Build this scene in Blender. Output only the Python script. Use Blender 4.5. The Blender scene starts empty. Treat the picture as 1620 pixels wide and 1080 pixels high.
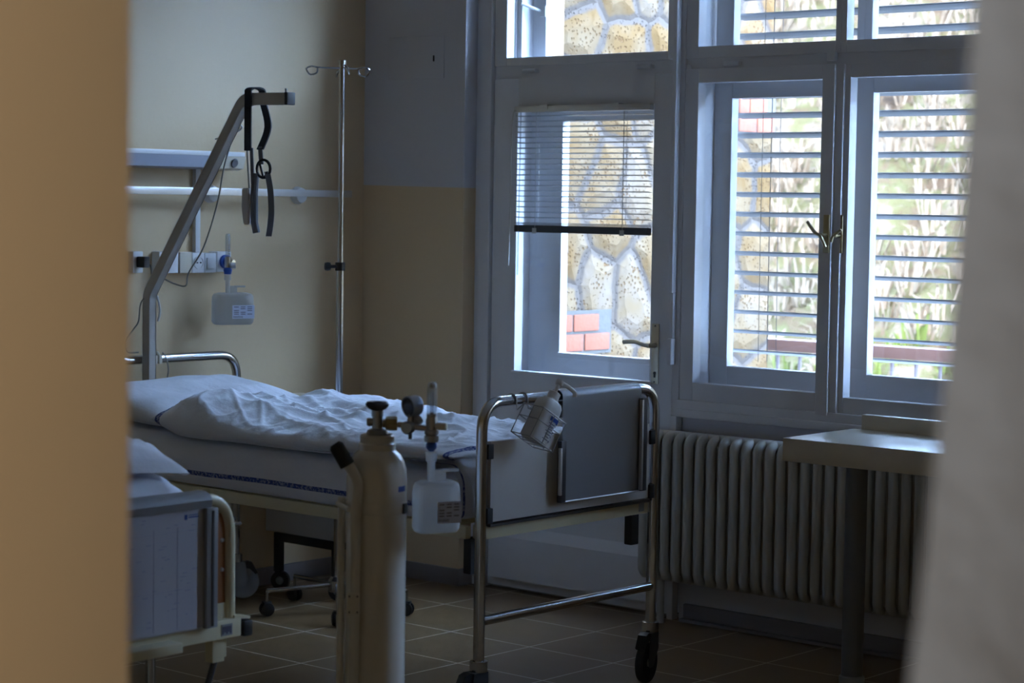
import bpy, bmesh, math, random
from mathutils import Vector, Matrix, noise, Euler
C = bpy.context.scene.collection
V = Vector
PI = math.pi
random.seed(7)

# ------------------------------------------------------------------ materials
def mat(name, col, rough=.5, metal=0, spec=.5, bump=0, bscale=60, var=0, vscale=3, coat=0, sheen=0, trans=0, alpha=1):
    m = bpy.data.materials.new(name); m.use_nodes = True
    nt = m.node_tree; b = nt.nodes['Principled BSDF']
    b.inputs['Base Color'].default_value = (*col, 1)
    b.inputs['Roughness'].default_value = rough
    b.inputs['Metallic'].default_value = metal
    b.inputs['Specular IOR Level'].default_value = spec
    b.inputs['Coat Weight'].default_value = coat
    b.inputs['Sheen Weight'].default_value = sheen
    if trans: b.inputs['Transmission Weight'].default_value = trans
    tc = nt.nodes.new('ShaderNodeTexCoord')
    if var:
        n = nt.nodes.new('ShaderNodeTexNoise'); n.inputs['Scale'].default_value = vscale; n.inputs['Detail'].default_value = 5
        r = nt.nodes.new('ShaderNodeMapRange'); r.inputs['To Min'].default_value = 1 - var; r.inputs['To Max'].default_value = 1 + var
        mx = nt.nodes.new('ShaderNodeMix'); mx.data_type = 'RGBA'; mx.blend_type = 'MULTIPLY'; mx.inputs['Factor'].default_value = 1
        mx.inputs['A'].default_value = (*col, 1)
        nt.links.new(tc.outputs['Object'], n.inputs['Vector']); nt.links.new(n.outputs['Fac'], r.inputs['Value'])
        nt.links.new(r.outputs['Result'], mx.inputs['B']); nt.links.new(mx.outputs['Result'], b.inputs['Base Color'])
    if bump:
        n = nt.nodes.new('ShaderNodeTexNoise'); n.inputs['Scale'].default_value = bscale; n.inputs['Detail'].default_value = 4
        bp = nt.nodes.new('ShaderNodeBump'); bp.inputs['Strength'].default_value = bump; bp.inputs['Distance'].default_value = .01
        nt.links.new(tc.outputs['Object'], n.inputs['Vector']); nt.links.new(n.outputs['Fac'], bp.inputs['Height'])
        nt.links.new(bp.outputs['Normal'], b.inputs['Normal'])
    return m

def nodes(name):
    m = bpy.data.materials.new(name); m.use_nodes = True
    return m, m.node_tree, m.node_tree.nodes['Principled BSDF']

def glass_mat(name, fac, tint=(1, 1, 1), rough=.02, milk=0, milkcol=(.8, .82, .85)):
    m = bpy.data.materials.new(name); m.use_nodes = True; nt = m.node_tree; nt.nodes.clear()
    o = nt.nodes.new('ShaderNodeOutputMaterial'); t = nt.nodes.new('ShaderNodeBsdfTransparent'); t.inputs[0].default_value = (*tint, 1)
    g = nt.nodes.new('ShaderNodeBsdfGlossy'); g.inputs['Roughness'].default_value = rough
    src = t.outputs[0]
    if milk:
        d = nt.nodes.new('ShaderNodeBsdfDiffuse'); d.inputs[0].default_value = (*milkcol, 1)
        tl = nt.nodes.new('ShaderNodeBsdfTranslucent'); tl.inputs[0].default_value = (*milkcol, 1)
        a = nt.nodes.new('ShaderNodeMixShader'); a.inputs[0].default_value = .65
        nt.links.new(d.outputs[0], a.inputs[1]); nt.links.new(tl.outputs[0], a.inputs[2])
        c = nt.nodes.new('ShaderNodeMixShader'); c.inputs[0].default_value = milk
        nt.links.new(src, c.inputs[1]); nt.links.new(a.outputs[0], c.inputs[2]); src = c.outputs[0]
    x = nt.nodes.new('ShaderNodeMixShader'); x.inputs[0].default_value = fac
    nt.links.new(src, x.inputs[1]); nt.links.new(g.outputs[0], x.inputs[2]); nt.links.new(x.outputs[0], o.inputs[0])
    return m

M = {}
M['beige'] = mat('beige_paint', (.66, .505, .315), .38, spec=.45, bump=.05, bscale=45, var=.035, vscale=1.5)
M['grey_paint'] = mat('grey_white_paint', (.64, .64, .68), .45, bump=.05, bscale=45, var=.03, vscale=1.5)
M['corridor'] = mat('corridor_beige', (.62, .46, .27), .5, bump=.05, bscale=50, var=.03)
M['ceiling'] = mat('ceiling_paint', (.78, .78, .78), .8)
M['white_wood'] = mat('white_gloss_paint', (.82, .83, .86), .3, bump=.06, bscale=14, var=.05, vscale=6)
M['skirt'] = mat('grey_skirting', (.22, .20, .20), .4, var=.1, vscale=8)
M['cream'] = mat('cream_enamel', (.70, .64, .44), .35, var=.05, vscale=8)
M['ivory'] = mat('ivory_laminate', (.70, .64, .52), .32, var=.03)
M['laminate'] = mat('grey_laminate', (.62, .60, .58), .4, var=.03)
M['rad'] = mat('radiator_enamel', (.52, .505, .46), .35, bump=.03, bscale=30, var=.05, vscale=9)
M['chrome'] = mat('chrome', (.62, .63, .65), .16, metal=1)
M['steel'] = mat('brushed_steel', (.45, .46, .48), .3, metal=1)
M['alu'] = mat('aluminium', (.72, .73, .75), .35, metal=.9)
M['sheet_metal'] = mat('grey_sheet', (.30, .31, .33), .35, metal=.35, var=.03)
M['dark_metal'] = mat('dark_metal', (.10, .10, .11), .35, metal=.7)
M['brass'] = mat('brass', (.45, .38, .23), .3, metal=.9)
M['anod'] = mat('champagne_aluminium', (.66, .60, .47), .35, metal=.6)
M['black'] = mat('black_plastic', (.02, .02, .022), .4)
M['rubber'] = mat('black_rubber', (.025, .025, .027), .6)
M['grey_plastic'] = mat('grey_plastic', (.30, .32, .33), .45)
M['leg_grey'] = mat('table_leg_grey', (.15, .155, .165), .4)
M['white_plastic'] = mat('white_plastic', (.78, .79, .80), .35)
M['cyl'] = mat('cylinder_white', (.74, .70, .62), .22, coat=.5, var=.03, vscale=9, bump=.02, bscale=20)
M['trolley'] = mat('trolley_white', (.72, .69, .62), .35, var=.04, vscale=9)
M['blue'] = mat('blue_plastic', (.02, .10, .45), .4)
M['brown'] = mat('brown_board', (.30, .11, .03), .4, var=.08)
M['pole'] = mat('grey_lacquer', (.52, .49, .45), .4, var=.03)
M['webbing'] = mat('grey_webbing', (.16, .17, .19), .8)
M['dark_webbing'] = mat('dark_webbing', (.03, .035, .045), .7)
M['paper'] = mat('paper', (.50, .50, .56), .8)
M['ink'] = mat('ink', (.12, .12, .20), .7)
M['faint_ink'] = mat('faint_ink', (.36, .37, .50), .8)
M['blue_ink'] = mat('blue_ink', (.03, .08, .35), .6)
M['label_blue'] = mat('label_paper', (.62, .68, .85), .6)
M['slat_out'] = mat('shutter_slat', (.17, .175, .185), .5, var=.04)
M['slat_in'] = mat('blind_slat', (.34, .35, .37), .4)
M['rail_backlit'] = mat('blind_bottom_rail', (.06, .07, .08), .35)  # the rail's backlit darkness is put into its colour
M['cord'] = mat('cord', (.6, .6, .58), .7)
M['cable'] = mat('cable', (.30, .28, .25), .5)
M['rail_brown'] = mat('handrail_brown', (.12, .055, .04), .5)
M['iron'] = mat('iron', (.13, .10, .10), .5)
M['concrete'] = mat('concrete', (.45, .43, .40), .9, bump=.2, bscale=20)
M['render'] = mat('cream_render', (.27, .17, .085), .9, bump=.3, bscale=40)
M['glass'] = glass_mat('window_glass', .05)
M['clear'] = glass_mat('clear_tube', .16, (.86, .90, .95), .05, milk=.12)
M['bottle'] = glass_mat('translucent_bottle', .08, (.92, .94, .96), .12, milk=.45, milkcol=(.95, .96, .97))
M['water'] = glass_mat('bottle_water', .04, (.93, .95, .96), .05, milk=.14, milkcol=(.80, .83, .85))
M['pump'] = mat('bottle_white', (.74, .74, .74), .35)
M['brick'] = mat('brick', (.20, .058, .028), .9, bump=.3, bscale=60, var=.2, vscale=15)
M['mortar'] = mat('mortar', (.075, .066, .056), .95, bump=.3, bscale=50)
M['bark'] = mat('dry_stem', (.40, .31, .22), .9)
M['lens'] = mat('lamp_diffuser', (.46, .49, .58), .3)

def cloth(name, col, stripe=None, fac=.06):
    m, nt, b = nodes(name)
    b.inputs['Base Color'].default_value = (*col, 1); b.inputs['Roughness'].default_value = .85
    b.inputs['Sheen Weight'].default_value = .15; b.inputs['Specular IOR Level'].default_value = .2
    tc = nt.nodes.new('ShaderNodeTexCoord')
    n = nt.nodes.new('ShaderNodeTexNoise'); n.inputs['Scale'].default_value = 16; n.inputs['Detail'].default_value = 6
    bp = nt.nodes.new('ShaderNodeBump'); bp.inputs['Strength'].default_value = .5; bp.inputs['Distance'].default_value = .012
    nt.links.new(tc.outputs['Object'], n.inputs['Vector']); nt.links.new(n.outputs['Fac'], bp.inputs['Height'])
    nt.links.new(bp.outputs['Normal'], b.inputs['Normal'])
    if stripe:
        s = nt.nodes.new('ShaderNodeSeparateXYZ'); nt.links.new(tc.outputs['UV'], s.inputs[0])
        lo, hi, ax = stripe
        c = nt.nodes.new('ShaderNodeMath'); c.operation = 'COMPARE'; c.inputs[1].default_value = (lo + hi) / 2; c.inputs[2].default_value = (hi - lo) / 2
        nt.links.new(s.outputs[ax], c.inputs[0])
        w = nt.nodes.new('ShaderNodeTexNoise'); w.inputs['Scale'].default_value = 120
        nt.links.new(tc.outputs['Object'], w.inputs['Vector'])
        r = nt.nodes.new('ShaderNodeMapRange'); r.inputs['From Min'].default_value = .35; r.inputs['From Max'].default_value = .55; r.inputs['To Min'].default_value = .55
        nt.links.new(w.outputs['Fac'], r.inputs['Value'])
        mu = nt.nodes.new('ShaderNodeMath'); mu.operation = 'MULTIPLY'
        nt.links.new(c.outputs[0], mu.inputs[0]); nt.links.new(r.outputs['Result'], mu.inputs[1])
        mx = nt.nodes.new('ShaderNodeMix'); mx.data_type = 'RGBA'; mx.inputs['A'].default_value = (*col, 1); mx.inputs['B'].default_value = (.035, .07, .30, 1)
        nt.links.new(mu.outputs[0], mx.inputs['Factor']); nt.links.new(mx.outputs['Result'], b.inputs['Base Color'])
    return m
M['sheet'] = cloth('white_sheet', (.79, .82, .90), (.25, .36, 1))
M['duvet'] = cloth('white_duvet', (.83, .87, .95), (.93, .965, 1))
M['hemmed'] = cloth('hemmed_sheet', (.83, .87, .95), (.0, .012, 0))
M['duvet_plain'] = cloth('plain_duvet', (.83, .87, .95))
M['linen'] = cloth('white_linen', (.82, .85, .93))
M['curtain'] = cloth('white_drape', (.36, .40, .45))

def floor_mat():
    m, nt, b = nodes('brown_floor_tiles')
    tc = nt.nodes.new('ShaderNodeTexCoord'); s = nt.nodes.new('ShaderNodeSeparateXYZ'); nt.links.new(tc.outputs['Object'], s.inputs[0])
    T = 1.5 / 4.1683
    outs = []; ids = []
    for ax, o in ((0, 14.13707 * T), (1, 12.7813 * T)):
        a = nt.nodes.new('ShaderNodeMath'); a.operation = 'SUBTRACT'; a.inputs[1].default_value = o; nt.links.new(s.outputs[ax], a.inputs[0])
        d = nt.nodes.new('ShaderNodeMath'); d.operation = 'DIVIDE'; d.inputs[1].default_value = T; nt.links.new(a.outputs[0], d.inputs[0])
        f = nt.nodes.new('ShaderNodeMath'); f.operation = 'FLOOR'; nt.links.new(d.outputs[0], f.inputs[0]); ids.append(f)
        p = nt.nodes.new('ShaderNodeMath'); p.operation = 'PINGPONG'; p.inputs[1].default_value = .5; nt.links.new(d.outputs[0], p.inputs[0])
        outs.append(p)
    mn = nt.nodes.new('ShaderNodeMath'); mn.operation = 'MINIMUM'; nt.links.new(outs[0].outputs[0], mn.inputs[0]); nt.links.new(outs[1].outputs[0], mn.inputs[1])
    lt = nt.nodes.new('ShaderNodeMath'); lt.operation = 'LESS_THAN'; lt.inputs[1].default_value = .008; nt.links.new(mn.outputs[0], lt.inputs[0])
    cb = nt.nodes.new('ShaderNodeCombineXYZ'); nt.links.new(ids[0].outputs[0], cb.inputs[0]); nt.links.new(ids[1].outputs[0], cb.inputs[1])
    wn = nt.nodes.new('ShaderNodeTexWhiteNoise'); nt.links.new(cb.outputs[0], wn.inputs['Vector'])
    nz = nt.nodes.new('ShaderNodeTexNoise'); nz.inputs['Scale'].default_value = 9; nz.inputs['Detail'].default_value = 6; nt.links.new(tc.outputs['Object'], nz.inputs['Vector'])
    ad = nt.nodes.new('ShaderNodeMath'); ad.operation = 'ADD'; nt.links.new(wn.outputs['Value'], ad.inputs[0]); nt.links.new(nz.outputs['Fac'], ad.inputs[1])
    r = nt.nodes.new('ShaderNodeMapRange'); r.inputs['From Max'].default_value = 2; nt.links.new(ad.outputs[0], r.inputs['Value'])
    mx = nt.nodes.new('ShaderNodeMix'); mx.data_type = 'RGBA'; mx.inputs['A'].default_value = (.165, .098, .042, 1); mx.inputs['B'].default_value = (.19, .118, .055, 1)
    nt.links.new(r.outputs['Result'], mx.inputs['Factor'])
    m2 = nt.nodes.new('ShaderNodeMix'); m2.data_type = 'RGBA'; m2.inputs['B'].default_value = (.62, .57, .49, 1)
    nt.links.new(lt.outputs[0], m2.inputs['Factor']); nt.links.new(mx.outputs['Result'], m2.inputs['A']); nt.links.new(m2.outputs['Result'], b.inputs['Base Color'])
    b.inputs['Roughness'].default_value = .24
    r2 = nt.nodes.new('ShaderNodeMapRange'); r2.inputs['To Min'].default_value = .28; r2.inputs['To Max'].default_value = .36; nt.links.new(nz.outputs['Fac'], r2.inputs['Value']); nt.links.new(r2.outputs['Result'], b.inputs['Roughness'])
    return m
M['floor'] = floor_mat()

def stone_mat():
    m, nt, b = nodes('rubble_stone')
    tc = nt.nodes.new('ShaderNodeTexCoord'); s = nt.nodes.new('ShaderNodeSeparateXYZ'); nt.links.new(tc.outputs['Object'], s.inputs[0])
    cb = nt.nodes.new('ShaderNodeCombineXYZ'); nt.links.new(s.outputs[0], cb.inputs[0]); nt.links.new(s.outputs[2], cb.inputs[1])
    nz = nt.nodes.new('ShaderNodeTexNoise'); nz.inputs['Scale'].default_value = 5; nz.inputs['Detail'].default_value = 3; nt.links.new(cb.outputs[0], nz.inputs['Vector'])
    mp = nt.nodes.new('ShaderNodeVectorMath'); mp.operation = 'SCALE'; mp.inputs['Scale'].default_value = .09; nt.links.new(nz.outputs['Color'], mp.inputs[0])
    ad = nt.nodes.new('ShaderNodeVectorMath'); ad.operation = 'ADD'; nt.links.new(cb.outputs[0], ad.inputs[0]); nt.links.new(mp.outputs[0], ad.inputs[1])
    ve = nt.nodes.new('ShaderNodeTexVoronoi'); ve.voronoi_dimensions = '2D'; ve.feature = 'DISTANCE_TO_EDGE'; ve.inputs['Scale'].default_value = 3.5; ve.inputs['Randomness'].default_value = .95
    vc = nt.nodes.new('ShaderNodeTexVoronoi'); vc.voronoi_dimensions = '2D'; vc.inputs['Scale'].default_value = 3.5; vc.inputs['Randomness'].default_value = .95
    nt.links.new(ad.outputs[0], ve.inputs['Vector']); nt.links.new(ad.outputs[0], vc.inputs['Vector'])
    st = nt.nodes.new('ShaderNodeMapRange'); st.interpolation_type = 'SMOOTHSTEP'; st.inputs['From Min'].default_value = .055; st.inputs['From Max'].default_value = .10; nt.links.new(ve.outputs['Distance'], st.inputs['Value'])
    # stone body: ochre pitted patches in cream
    n2 = nt.nodes.new('ShaderNodeTexNoise'); n2.inputs['Scale'].default_value = 7; n2.inputs['Detail'].default_value = 6; nt.links.new(cb.outputs[0], n2.inputs['Vector'])
    sc = nt.nodes.new('ShaderNodeSeparateColor'); nt.links.new(vc.outputs['Color'], sc.inputs[0])
    mm = nt.nodes.new('ShaderNodeMath'); mm.operation = 'MULTIPLY_ADD'; mm.inputs[1].default_value = .5; nt.links.new(sc.outputs[0], mm.inputs[0]); nt.links.new(n2.outputs['Fac'], mm.inputs[2])
    rp = nt.nodes.new('ShaderNodeValToRGB'); e = rp.color_ramp.elements; e[0].position = .4; e[0].color = (0.137, 0.102, 0.075, 1); e[1].position = .95; e[1].color = (0.105, 0.058, 0.022, 1)
    x = e.new(.65); x.color = (0.128, 0.086, 0.049, 1); nt.links.new(mm.outputs[0], rp.inputs[0])
    vp = nt.nodes.new('ShaderNodeTexVoronoi'); vp.voronoi_dimensions = '2D'; vp.inputs['Scale'].default_value = 45; nt.links.new(cb.outputs[0], vp.inputs['Vector'])
    n3 = nt.nodes.new('ShaderNodeTexNoise'); n3.inputs['Scale'].default_value = 9; nt.links.new(cb.outputs[0], n3.inputs['Vector'])
    a3 = nt.nodes.new('ShaderNodeMath'); a3.operation = 'ADD'; nt.links.new(vp.outputs['Distance'], a3.inputs[0]); nt.links.new(n3.outputs['Fac'], a3.inputs[1])
    pit = nt.nodes.new('ShaderNodeMapRange'); pit.inputs['From Min'].default_value = .50; pit.inputs['From Max'].default_value = .68; nt.links.new(a3.outputs[0], pit.inputs['Value'])
    pm = nt.nodes.new('ShaderNodeMix'); pm.data_type = 'RGBA'; pm.inputs['A'].default_value = (0.119, 0.061, 0.024, 1); nt.links.new(pit.outputs['Result'], pm.inputs['Factor']); nt.links.new(rp.outputs[0], pm.inputs['B'])
    mo = nt.nodes.new('ShaderNodeMix'); mo.data_type = 'RGBA'; mo.inputs['A'].default_value = (0.076, 0.058, 0.046, 1); nt.links.new(st.outputs['Result'], mo.inputs['Factor']); nt.links.new(pm.outputs['Result'], mo.inputs['B'])
    nt.links.new(mo.outputs['Result'], b.inputs['Base Color']); b.inputs['Roughness'].default_value = .95; b.inputs['Specular IOR Level'].default_value = .1
    h1 = nt.nodes.new('ShaderNodeMapRange'); h1.inputs['From Max'].default_value = .25; nt.links.new(ve.outputs['Distance'], h1.inputs['Value'])
    h2 = nt.nodes.new('ShaderNodeMath'); h2.operation = 'MULTIPLY_ADD'; h2.inputs[1].default_value = .35; nt.links.new(pit.outputs['Result'], h2.inputs[0]); nt.links.new(h1.outputs['Result'], h2.inputs[2])
    bp = nt.nodes.new('ShaderNodeBump'); bp.inputs['Distance'].default_value = .04; bp.inputs['Strength'].default_value = .8; nt.links.new(h2.outputs[0], bp.inputs['Height']); nt.links.new(bp.outputs['Normal'], b.inputs['Normal'])
    return m
M['stone'] = stone_mat()

def hill_mat():
    m, nt, b = nodes('dry_hillside')
    tc = nt.nodes.new('ShaderNodeTexCoord')
    n1 = nt.nodes.new('ShaderNodeTexNoise'); n1.inputs['Scale'].default_value = 2.2; n1.inputs['Detail'].default_value = 8; n1.inputs['Roughness'].default_value = .7
    nt.links.new(tc.outputs['Object'], n1.inputs['Vector'])
    rp = nt.nodes.new('ShaderNodeValToRGB'); e = rp.color_ramp.elements; e[0].position = .3; e[0].color = (0.043, 0.030, 0.022, 1); e[1].position = .75; e[1].color = (0.150, 0.122, 0.100, 1)
    for p, c in ((.40, (.105, .065, .038, 1)), (.50, (.095, .082, .035, 1)), (.56, (.15, .105, .066, 1))):
        x = e.new(p); x.color = c
    nt.links.new(n1.outputs['Fac'], rp.inputs[0]); nt.links.new(rp.outputs[0], b.inputs['Base Color'])
    b.inputs['Roughness'].default_value = 1; b.inputs['Specular IOR Level'].default_value = 0
    bp = nt.nodes.new('ShaderNodeBump'); bp.inputs['Distance'].default_value = .3; nt.links.new(n1.outputs['Fac'], bp.inputs['Height']); nt.links.new(bp.outputs['Normal'], b.inputs['Normal'])
    return m
M['hill'] = hill_mat()
M['straw'] = mat('dry_grass', (.155, .108, .07), 1, spec=0, var=.35, vscale=2)
M['green'] = mat('green_grass', (.075, .082, .02), 1, spec=0, var=.3, vscale=3)

# ------------------------------------------------------------------ mesh helpers
def world_loc(o):
    v = V((0, 0, 0))
    while o is not None:
        v = v + o.location; o = o.parent
    return v

class MB:
    def __init__(s): s.b = bmesh.new(); s.uv = None
    def box(s, a, b, bev=0, mtx=None):
        a, b = V(a), V(b); lo = V((min(a[i], b[i]) for i in range(3))); hi = V((max(a[i], b[i]) for i in range(3)))
        m = Matrix.Translation((lo + hi) / 2) @ Matrix.Diagonal((*(hi - lo), 1))
        r = bmesh.ops.create_cube(s.b, size=1, matrix=m)
        vs = r['verts']
        if bev:
            es = list({e for v in vs for e in v.link_edges})
            k = bmesh.ops.bevel(s.b, geom=es, offset=bev, segments=2, affect='EDGES', profile=.6)
            vs = list({v for f in k['faces'] for v in f.verts} | {v for v in vs if v.is_valid})
        if mtx: bmesh.ops.transform(s.b, matrix=mtx, verts=[v for v in vs if v.is_valid])
        return s
    def rbox(s, c, size, axes, bev=0):
        """box at centre c with size along the three given axes (x axis, y axis, z axis vectors)"""
        ax = [V(a).normalized() for a in axes]
        m = Matrix(((ax[0][0], ax[1][0], ax[2][0], c[0]), (ax[0][1], ax[1][1], ax[2][1], c[1]), (ax[0][2], ax[1][2], ax[2][2], c[2]), (0, 0, 0, 1)))
        h = V(size) / 2
        return s.box(-h, h, bev, m)
    def ring(s, pts):
        return [s.b.verts.new(p) for p in pts]
    def skin(s, rings, close=True, cap=True):
        for r0, r1 in zip(rings, rings[1:]):
            n = len(r0)
            for i in range(n if close else n - 1):
                j = (i + 1) % n
                s.b.faces.new((r0[i], r0[j], r1[j], r1[i]))
        if cap and close:
            s.b.faces.new(list(reversed(rings[0]))); s.b.faces.new(rings[-1])
        return s
    def tube(s, pts, r, seg=12, closed=False, cap=True, ry=None, up=None):
        pts = [V(p) for p in pts]; n = len(pts)
        rs = r if isinstance(r, (list, tuple)) else [r] * n
        tg = []
        for i in range(n):
            if closed: d = pts[(i + 1) % n] - pts[i - 1]
            else: d = pts[min(i + 1, n - 1)] - pts[max(i - 1, 0)]
            tg.append(d.normalized())
        u = V(up) if up else (V((0, 0, 1)) if abs(tg[0].z) < .9 else V((1, 0, 0)))
        u = (u - tg[0] * u.dot(tg[0])).normalized()
        rings = []
        for i in range(n):
            t = tg[i]; u = (u - t * u.dot(t)).normalized(); w = t.cross(u)
            k = (ry / r) if (ry and not isinstance(r, (list, tuple))) else 1
            rings.append(s.ring([pts[i] + u * math.cos(2 * PI * j / seg) * rs[i] + w * math.sin(2 * PI * j / seg) * rs[i] * k for j in range(seg)]))
        if closed: rings.append(rings[0])
        s.skin(rings, True, cap and not closed)
        return s
    def cyl(s, a, b, r, r2=None, seg=20):
        return s.tube([a, b], [r, r if r2 is None else r2], seg)
    def lathe(s, prof, o=(0, 0, 0), axis=(0, 0, 1), seg=28, cap=True):
        ax = V(axis).normalized(); u = V((1, 0, 0)) if abs(ax.x) < .8 else V((0, 1, 0)); u = (u - ax * u.dot(ax)).normalized(); w = ax.cross(u)
        rings = [s.ring([V(o) + ax * h + (u * math.cos(2 * PI * j / seg) + w * math.sin(2 * PI * j / seg)) * max(r, 1e-4) for j in range(seg)]) for r, h in prof]
        return s.skin(rings, True, cap)
    def prism(s, poly, d):
        """polygon (3-D points) extruded by vector d"""
        a = s.ring(poly); b = s.ring([V(p) + V(d) for p in poly])
        return s.skin([a, b])
    def grid(s, fn, nu, nv, uvs=True):
        if uvs and s.uv is None: s.uv = s.b.loops.layers.uv.new('UVMap')
        g = [[s.b.verts.new(fn(i / nu, j / nv)) for j in range(nv + 1)] for i in range(nu + 1)]
        for i in range(nu):
            for j in range(nv):
                f = s.b.faces.new((g[i][j], g[i + 1][j], g[i + 1][j + 1], g[i][j + 1]))
                if uvs:
                    for l, (a, b) in zip(f.loops, ((i, j), (i + 1, j), (i + 1, j + 1), (i, j + 1))): l[s.uv].uv = (a / nu, b / nv)
        return g
    def build(s, name, m, parent=None, at=None, angle=35, smooth=True, flip=True):
        b = s.b
        bmesh.ops.remove_doubles(b, verts=b.verts, dist=1e-6)
        if flip: bmesh.ops.recalc_face_normals(b, faces=b.faces)
        off = world_loc(parent) if parent else V(at) if at is not None else V((0, 0, 0))
        if off.length: bmesh.ops.translate(b, vec=-off, verts=b.verts)
        me = bpy.data.meshes.new(name); b.to_mesh(me); b.free()
        if smooth:
            me.polygons.foreach_set('use_smooth', [True] * len(me.polygons)); me.set_sharp_from_angle(angle=math.radians(angle))
        for x in (m if isinstance(m, (list, tuple)) else [m]): me.materials.append(M[x] if isinstance(x, str) else x)
        o = bpy.data.objects.new(name, me); C.objects.link(o)
        if parent: o.parent = parent
        else: o.location = off
        return o

def arc(c, r, a0, a1, n, ex, ey):
    ex, ey = V(ex), V(ey); c = V(c)
    return [c + ex * math.cos(a0 + (a1 - a0) * i / n) * r + ey * math.sin(a0 + (a1 - a0) * i / n) * r for i in range(n + 1)]
def rounded(pts, r, n=6):
    """polyline with its inner corners rounded by radius r"""
    pts = [V(p) for p in pts]; out = [pts[0]]
    for a, b, c in zip(pts, pts[1:], pts[2:]):
        d0 = (a - b).normalized(); d1 = (c - b).normalized(); ang = d0.angle(d1)
        t = min(r / math.tan(ang / 2), (a - b).length * .49, (c - b).length * .49)
        p0 = b + d0 * t; p1 = b + d1 * t
        for i in range(n + 1):
            k = i / n; out.append((1 - k) ** 2 * p0 + 2 * k * (1 - k) * b + k * k * p1)
    out.append(pts[-1]); return out
def spline(pts, n=8):
    pts = [V(p) for p in pts]; P = [pts[0]] + pts + [pts[-1]]; out = []
    for i in range(1, len(P) - 2):
        for k in range(n):
            t = k / n; a, b, c, d = P[i - 1], P[i], P[i + 1], P[i + 2]
            out.append(.5 * ((2 * b) + (c - a) * t + (2 * a - 5 * b + 4 * c - d) * t * t + (3 * b - a - 3 * c + d) * t ** 3))
    out.append(pts[-1]); return out
def tag(o, label=None, cat=None, group=None, kind=None):
    if label: o['label'] = label
    if cat: o['category'] = cat
    if group: o['group'] = group
    if kind: o['kind'] = kind
    return o
def thing(name, loc, label, cat, group=None):
    o = bpy.data.objects.new(name, None); o.empty_display_size = .1; C.objects.link(o); o.location = loc
    return tag(o, label, cat, group)
def struct(name, loc=(0, 0, 0)):
    o = bpy.data.objects.new(name, None); o.empty_display_size = .1; C.objects.link(o); o.location = loc; o['kind'] = 'structure'
    return o
def B(name, m, a, b, parent=None, bev=0, at=None):
    return MB().box(a, b, bev).build(name, m, parent, at)
def T(name, m, pts, r, parent=None, seg=12, closed=False, at=None):
    return MB().tube(pts, r, seg, closed).build(name, m, parent, at)

# ------------------------------------------------------------------ camera
F, YAW, PITCH, ROLL, HC = 3367.69, math.radians(49.2255), math.radians(3.73267), math.radians(.88243), 1.5
fw = V((math.sin(YAW) * math.cos(PITCH), math.cos(YAW) * math.cos(PITCH), -math.sin(PITCH)))
rt = V((math.cos(YAW), -math.sin(YAW), 0)); up = rt.cross(fw)
r2 = rt * math.cos(ROLL) + up * math.sin(ROLL); u2 = up * math.cos(ROLL) - rt * math.sin(ROLL)
cd = bpy.data.cameras.new('camera'); cam = bpy.data.objects.new('camera', cd); C.objects.link(cam)
cam.matrix_world = Matrix(((r2.x, u2.x, -fw.x, 0), (r2.y, u2.y, -fw.y, 0), (r2.z, u2.z, -fw.z, HC), (0, 0, 0, 1)))
cd.sensor_width = 36; cd.lens = F / 1620 * 36; cd.clip_start = .05
cd.dof.use_dof = True; cd.dof.focus_distance = 6.6; cd.dof.aperture_fstop = 4.5
bpy.context.scene.camera = cam

WX, WY, HY, CX = 6.20, 5.545, 6.09, 6.13       # window plane, pier edge, headboard wall plane, pier front plane
CEIL = 3.15
# ------------------------------------------------------------------ room shell
fl = B('floor', 'floor', (-1.6, -1.6, -.08), (6.42, 6.3, 0)); fl['kind'] = 'structure'
ce = B('ceiling', 'ceiling', (-1.6, -1.6, CEIL), (6.42, 6.3, CEIL + .1)); ce['kind'] = 'structure'
wn = struct('wall_north'); B('plaster', 'beige', (1.26, HY, 0), (6.42, HY + .2, CEIL), wn)
we = struct('wall_east')
def dado_pier():
    pts = [(CX, HY, 1.562), (CX, WY + .004, 1.554)]
    mb = MB()
    mb.prism([V((CX, HY + .1, 0)), V((CX, WY, 0)), V((CX, WY, 1.554)), V((CX, HY + .1, 1.563))], (.29, 0, 0)).build('pier_lower', 'beige', we)
    MB().prism([V((CX, HY + .1, 1.563)), V((CX, WY, 1.554)), V((CX, WY, CEIL)), V((CX, HY + .1, CEIL))], (.29, 0, 0)).build('pier_upper', 'grey_paint', we)
dado_pier()
B('access_panel', 'grey_paint', (CX - .004, 5.956, 1.978), (CX + .02, 5.655, 2.145), we, .002)
T('keyhole', 'black', [(CX - .006, 5.708, 2.068), (CX - .006, 5.708, 2.045)], .003, we, 8)
# wall below, above and beside the openings
B('parapet', 'grey_paint', (WX + .005, 4.53, 0), (WX + .22, 3.2, .74), we)
for ya, yb in ((3.2, 2.25), (1.75, -1.6)):
    B('wall_pier_far', 'grey_paint', (CX, ya, 1.554), (WX + .22, yb, CEIL), we)
    B('wall_pier_far_lower', 'beige', (CX, ya, 0), (WX + .22, yb, 1.554), we)
B('parapet_far', 'beige', (CX, 2.25, 0), (WX + .22, 1.75, .80), we)
B('head_far', 'grey_paint', (CX, 2.25, 2.60), (WX + .22, 1.75, CEIL), we)
B('head', 'grey_paint', (WX - .02, WY, 2.72), (WX + .22, 3.2, CEIL), we)
ws = struct('wall_south'); B('plaster', 'beige', (1.26, -1.6, 0), (6.42, -1.5, CEIL), ws)
ww = struct('wall_west')     # the wall the doorway is in
JL, JR = 1.542, .47
B('left_of_doorway', 'corridor', (1.10, JL, 0), (1.252, 6.3, CEIL), ww, .006)
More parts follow.
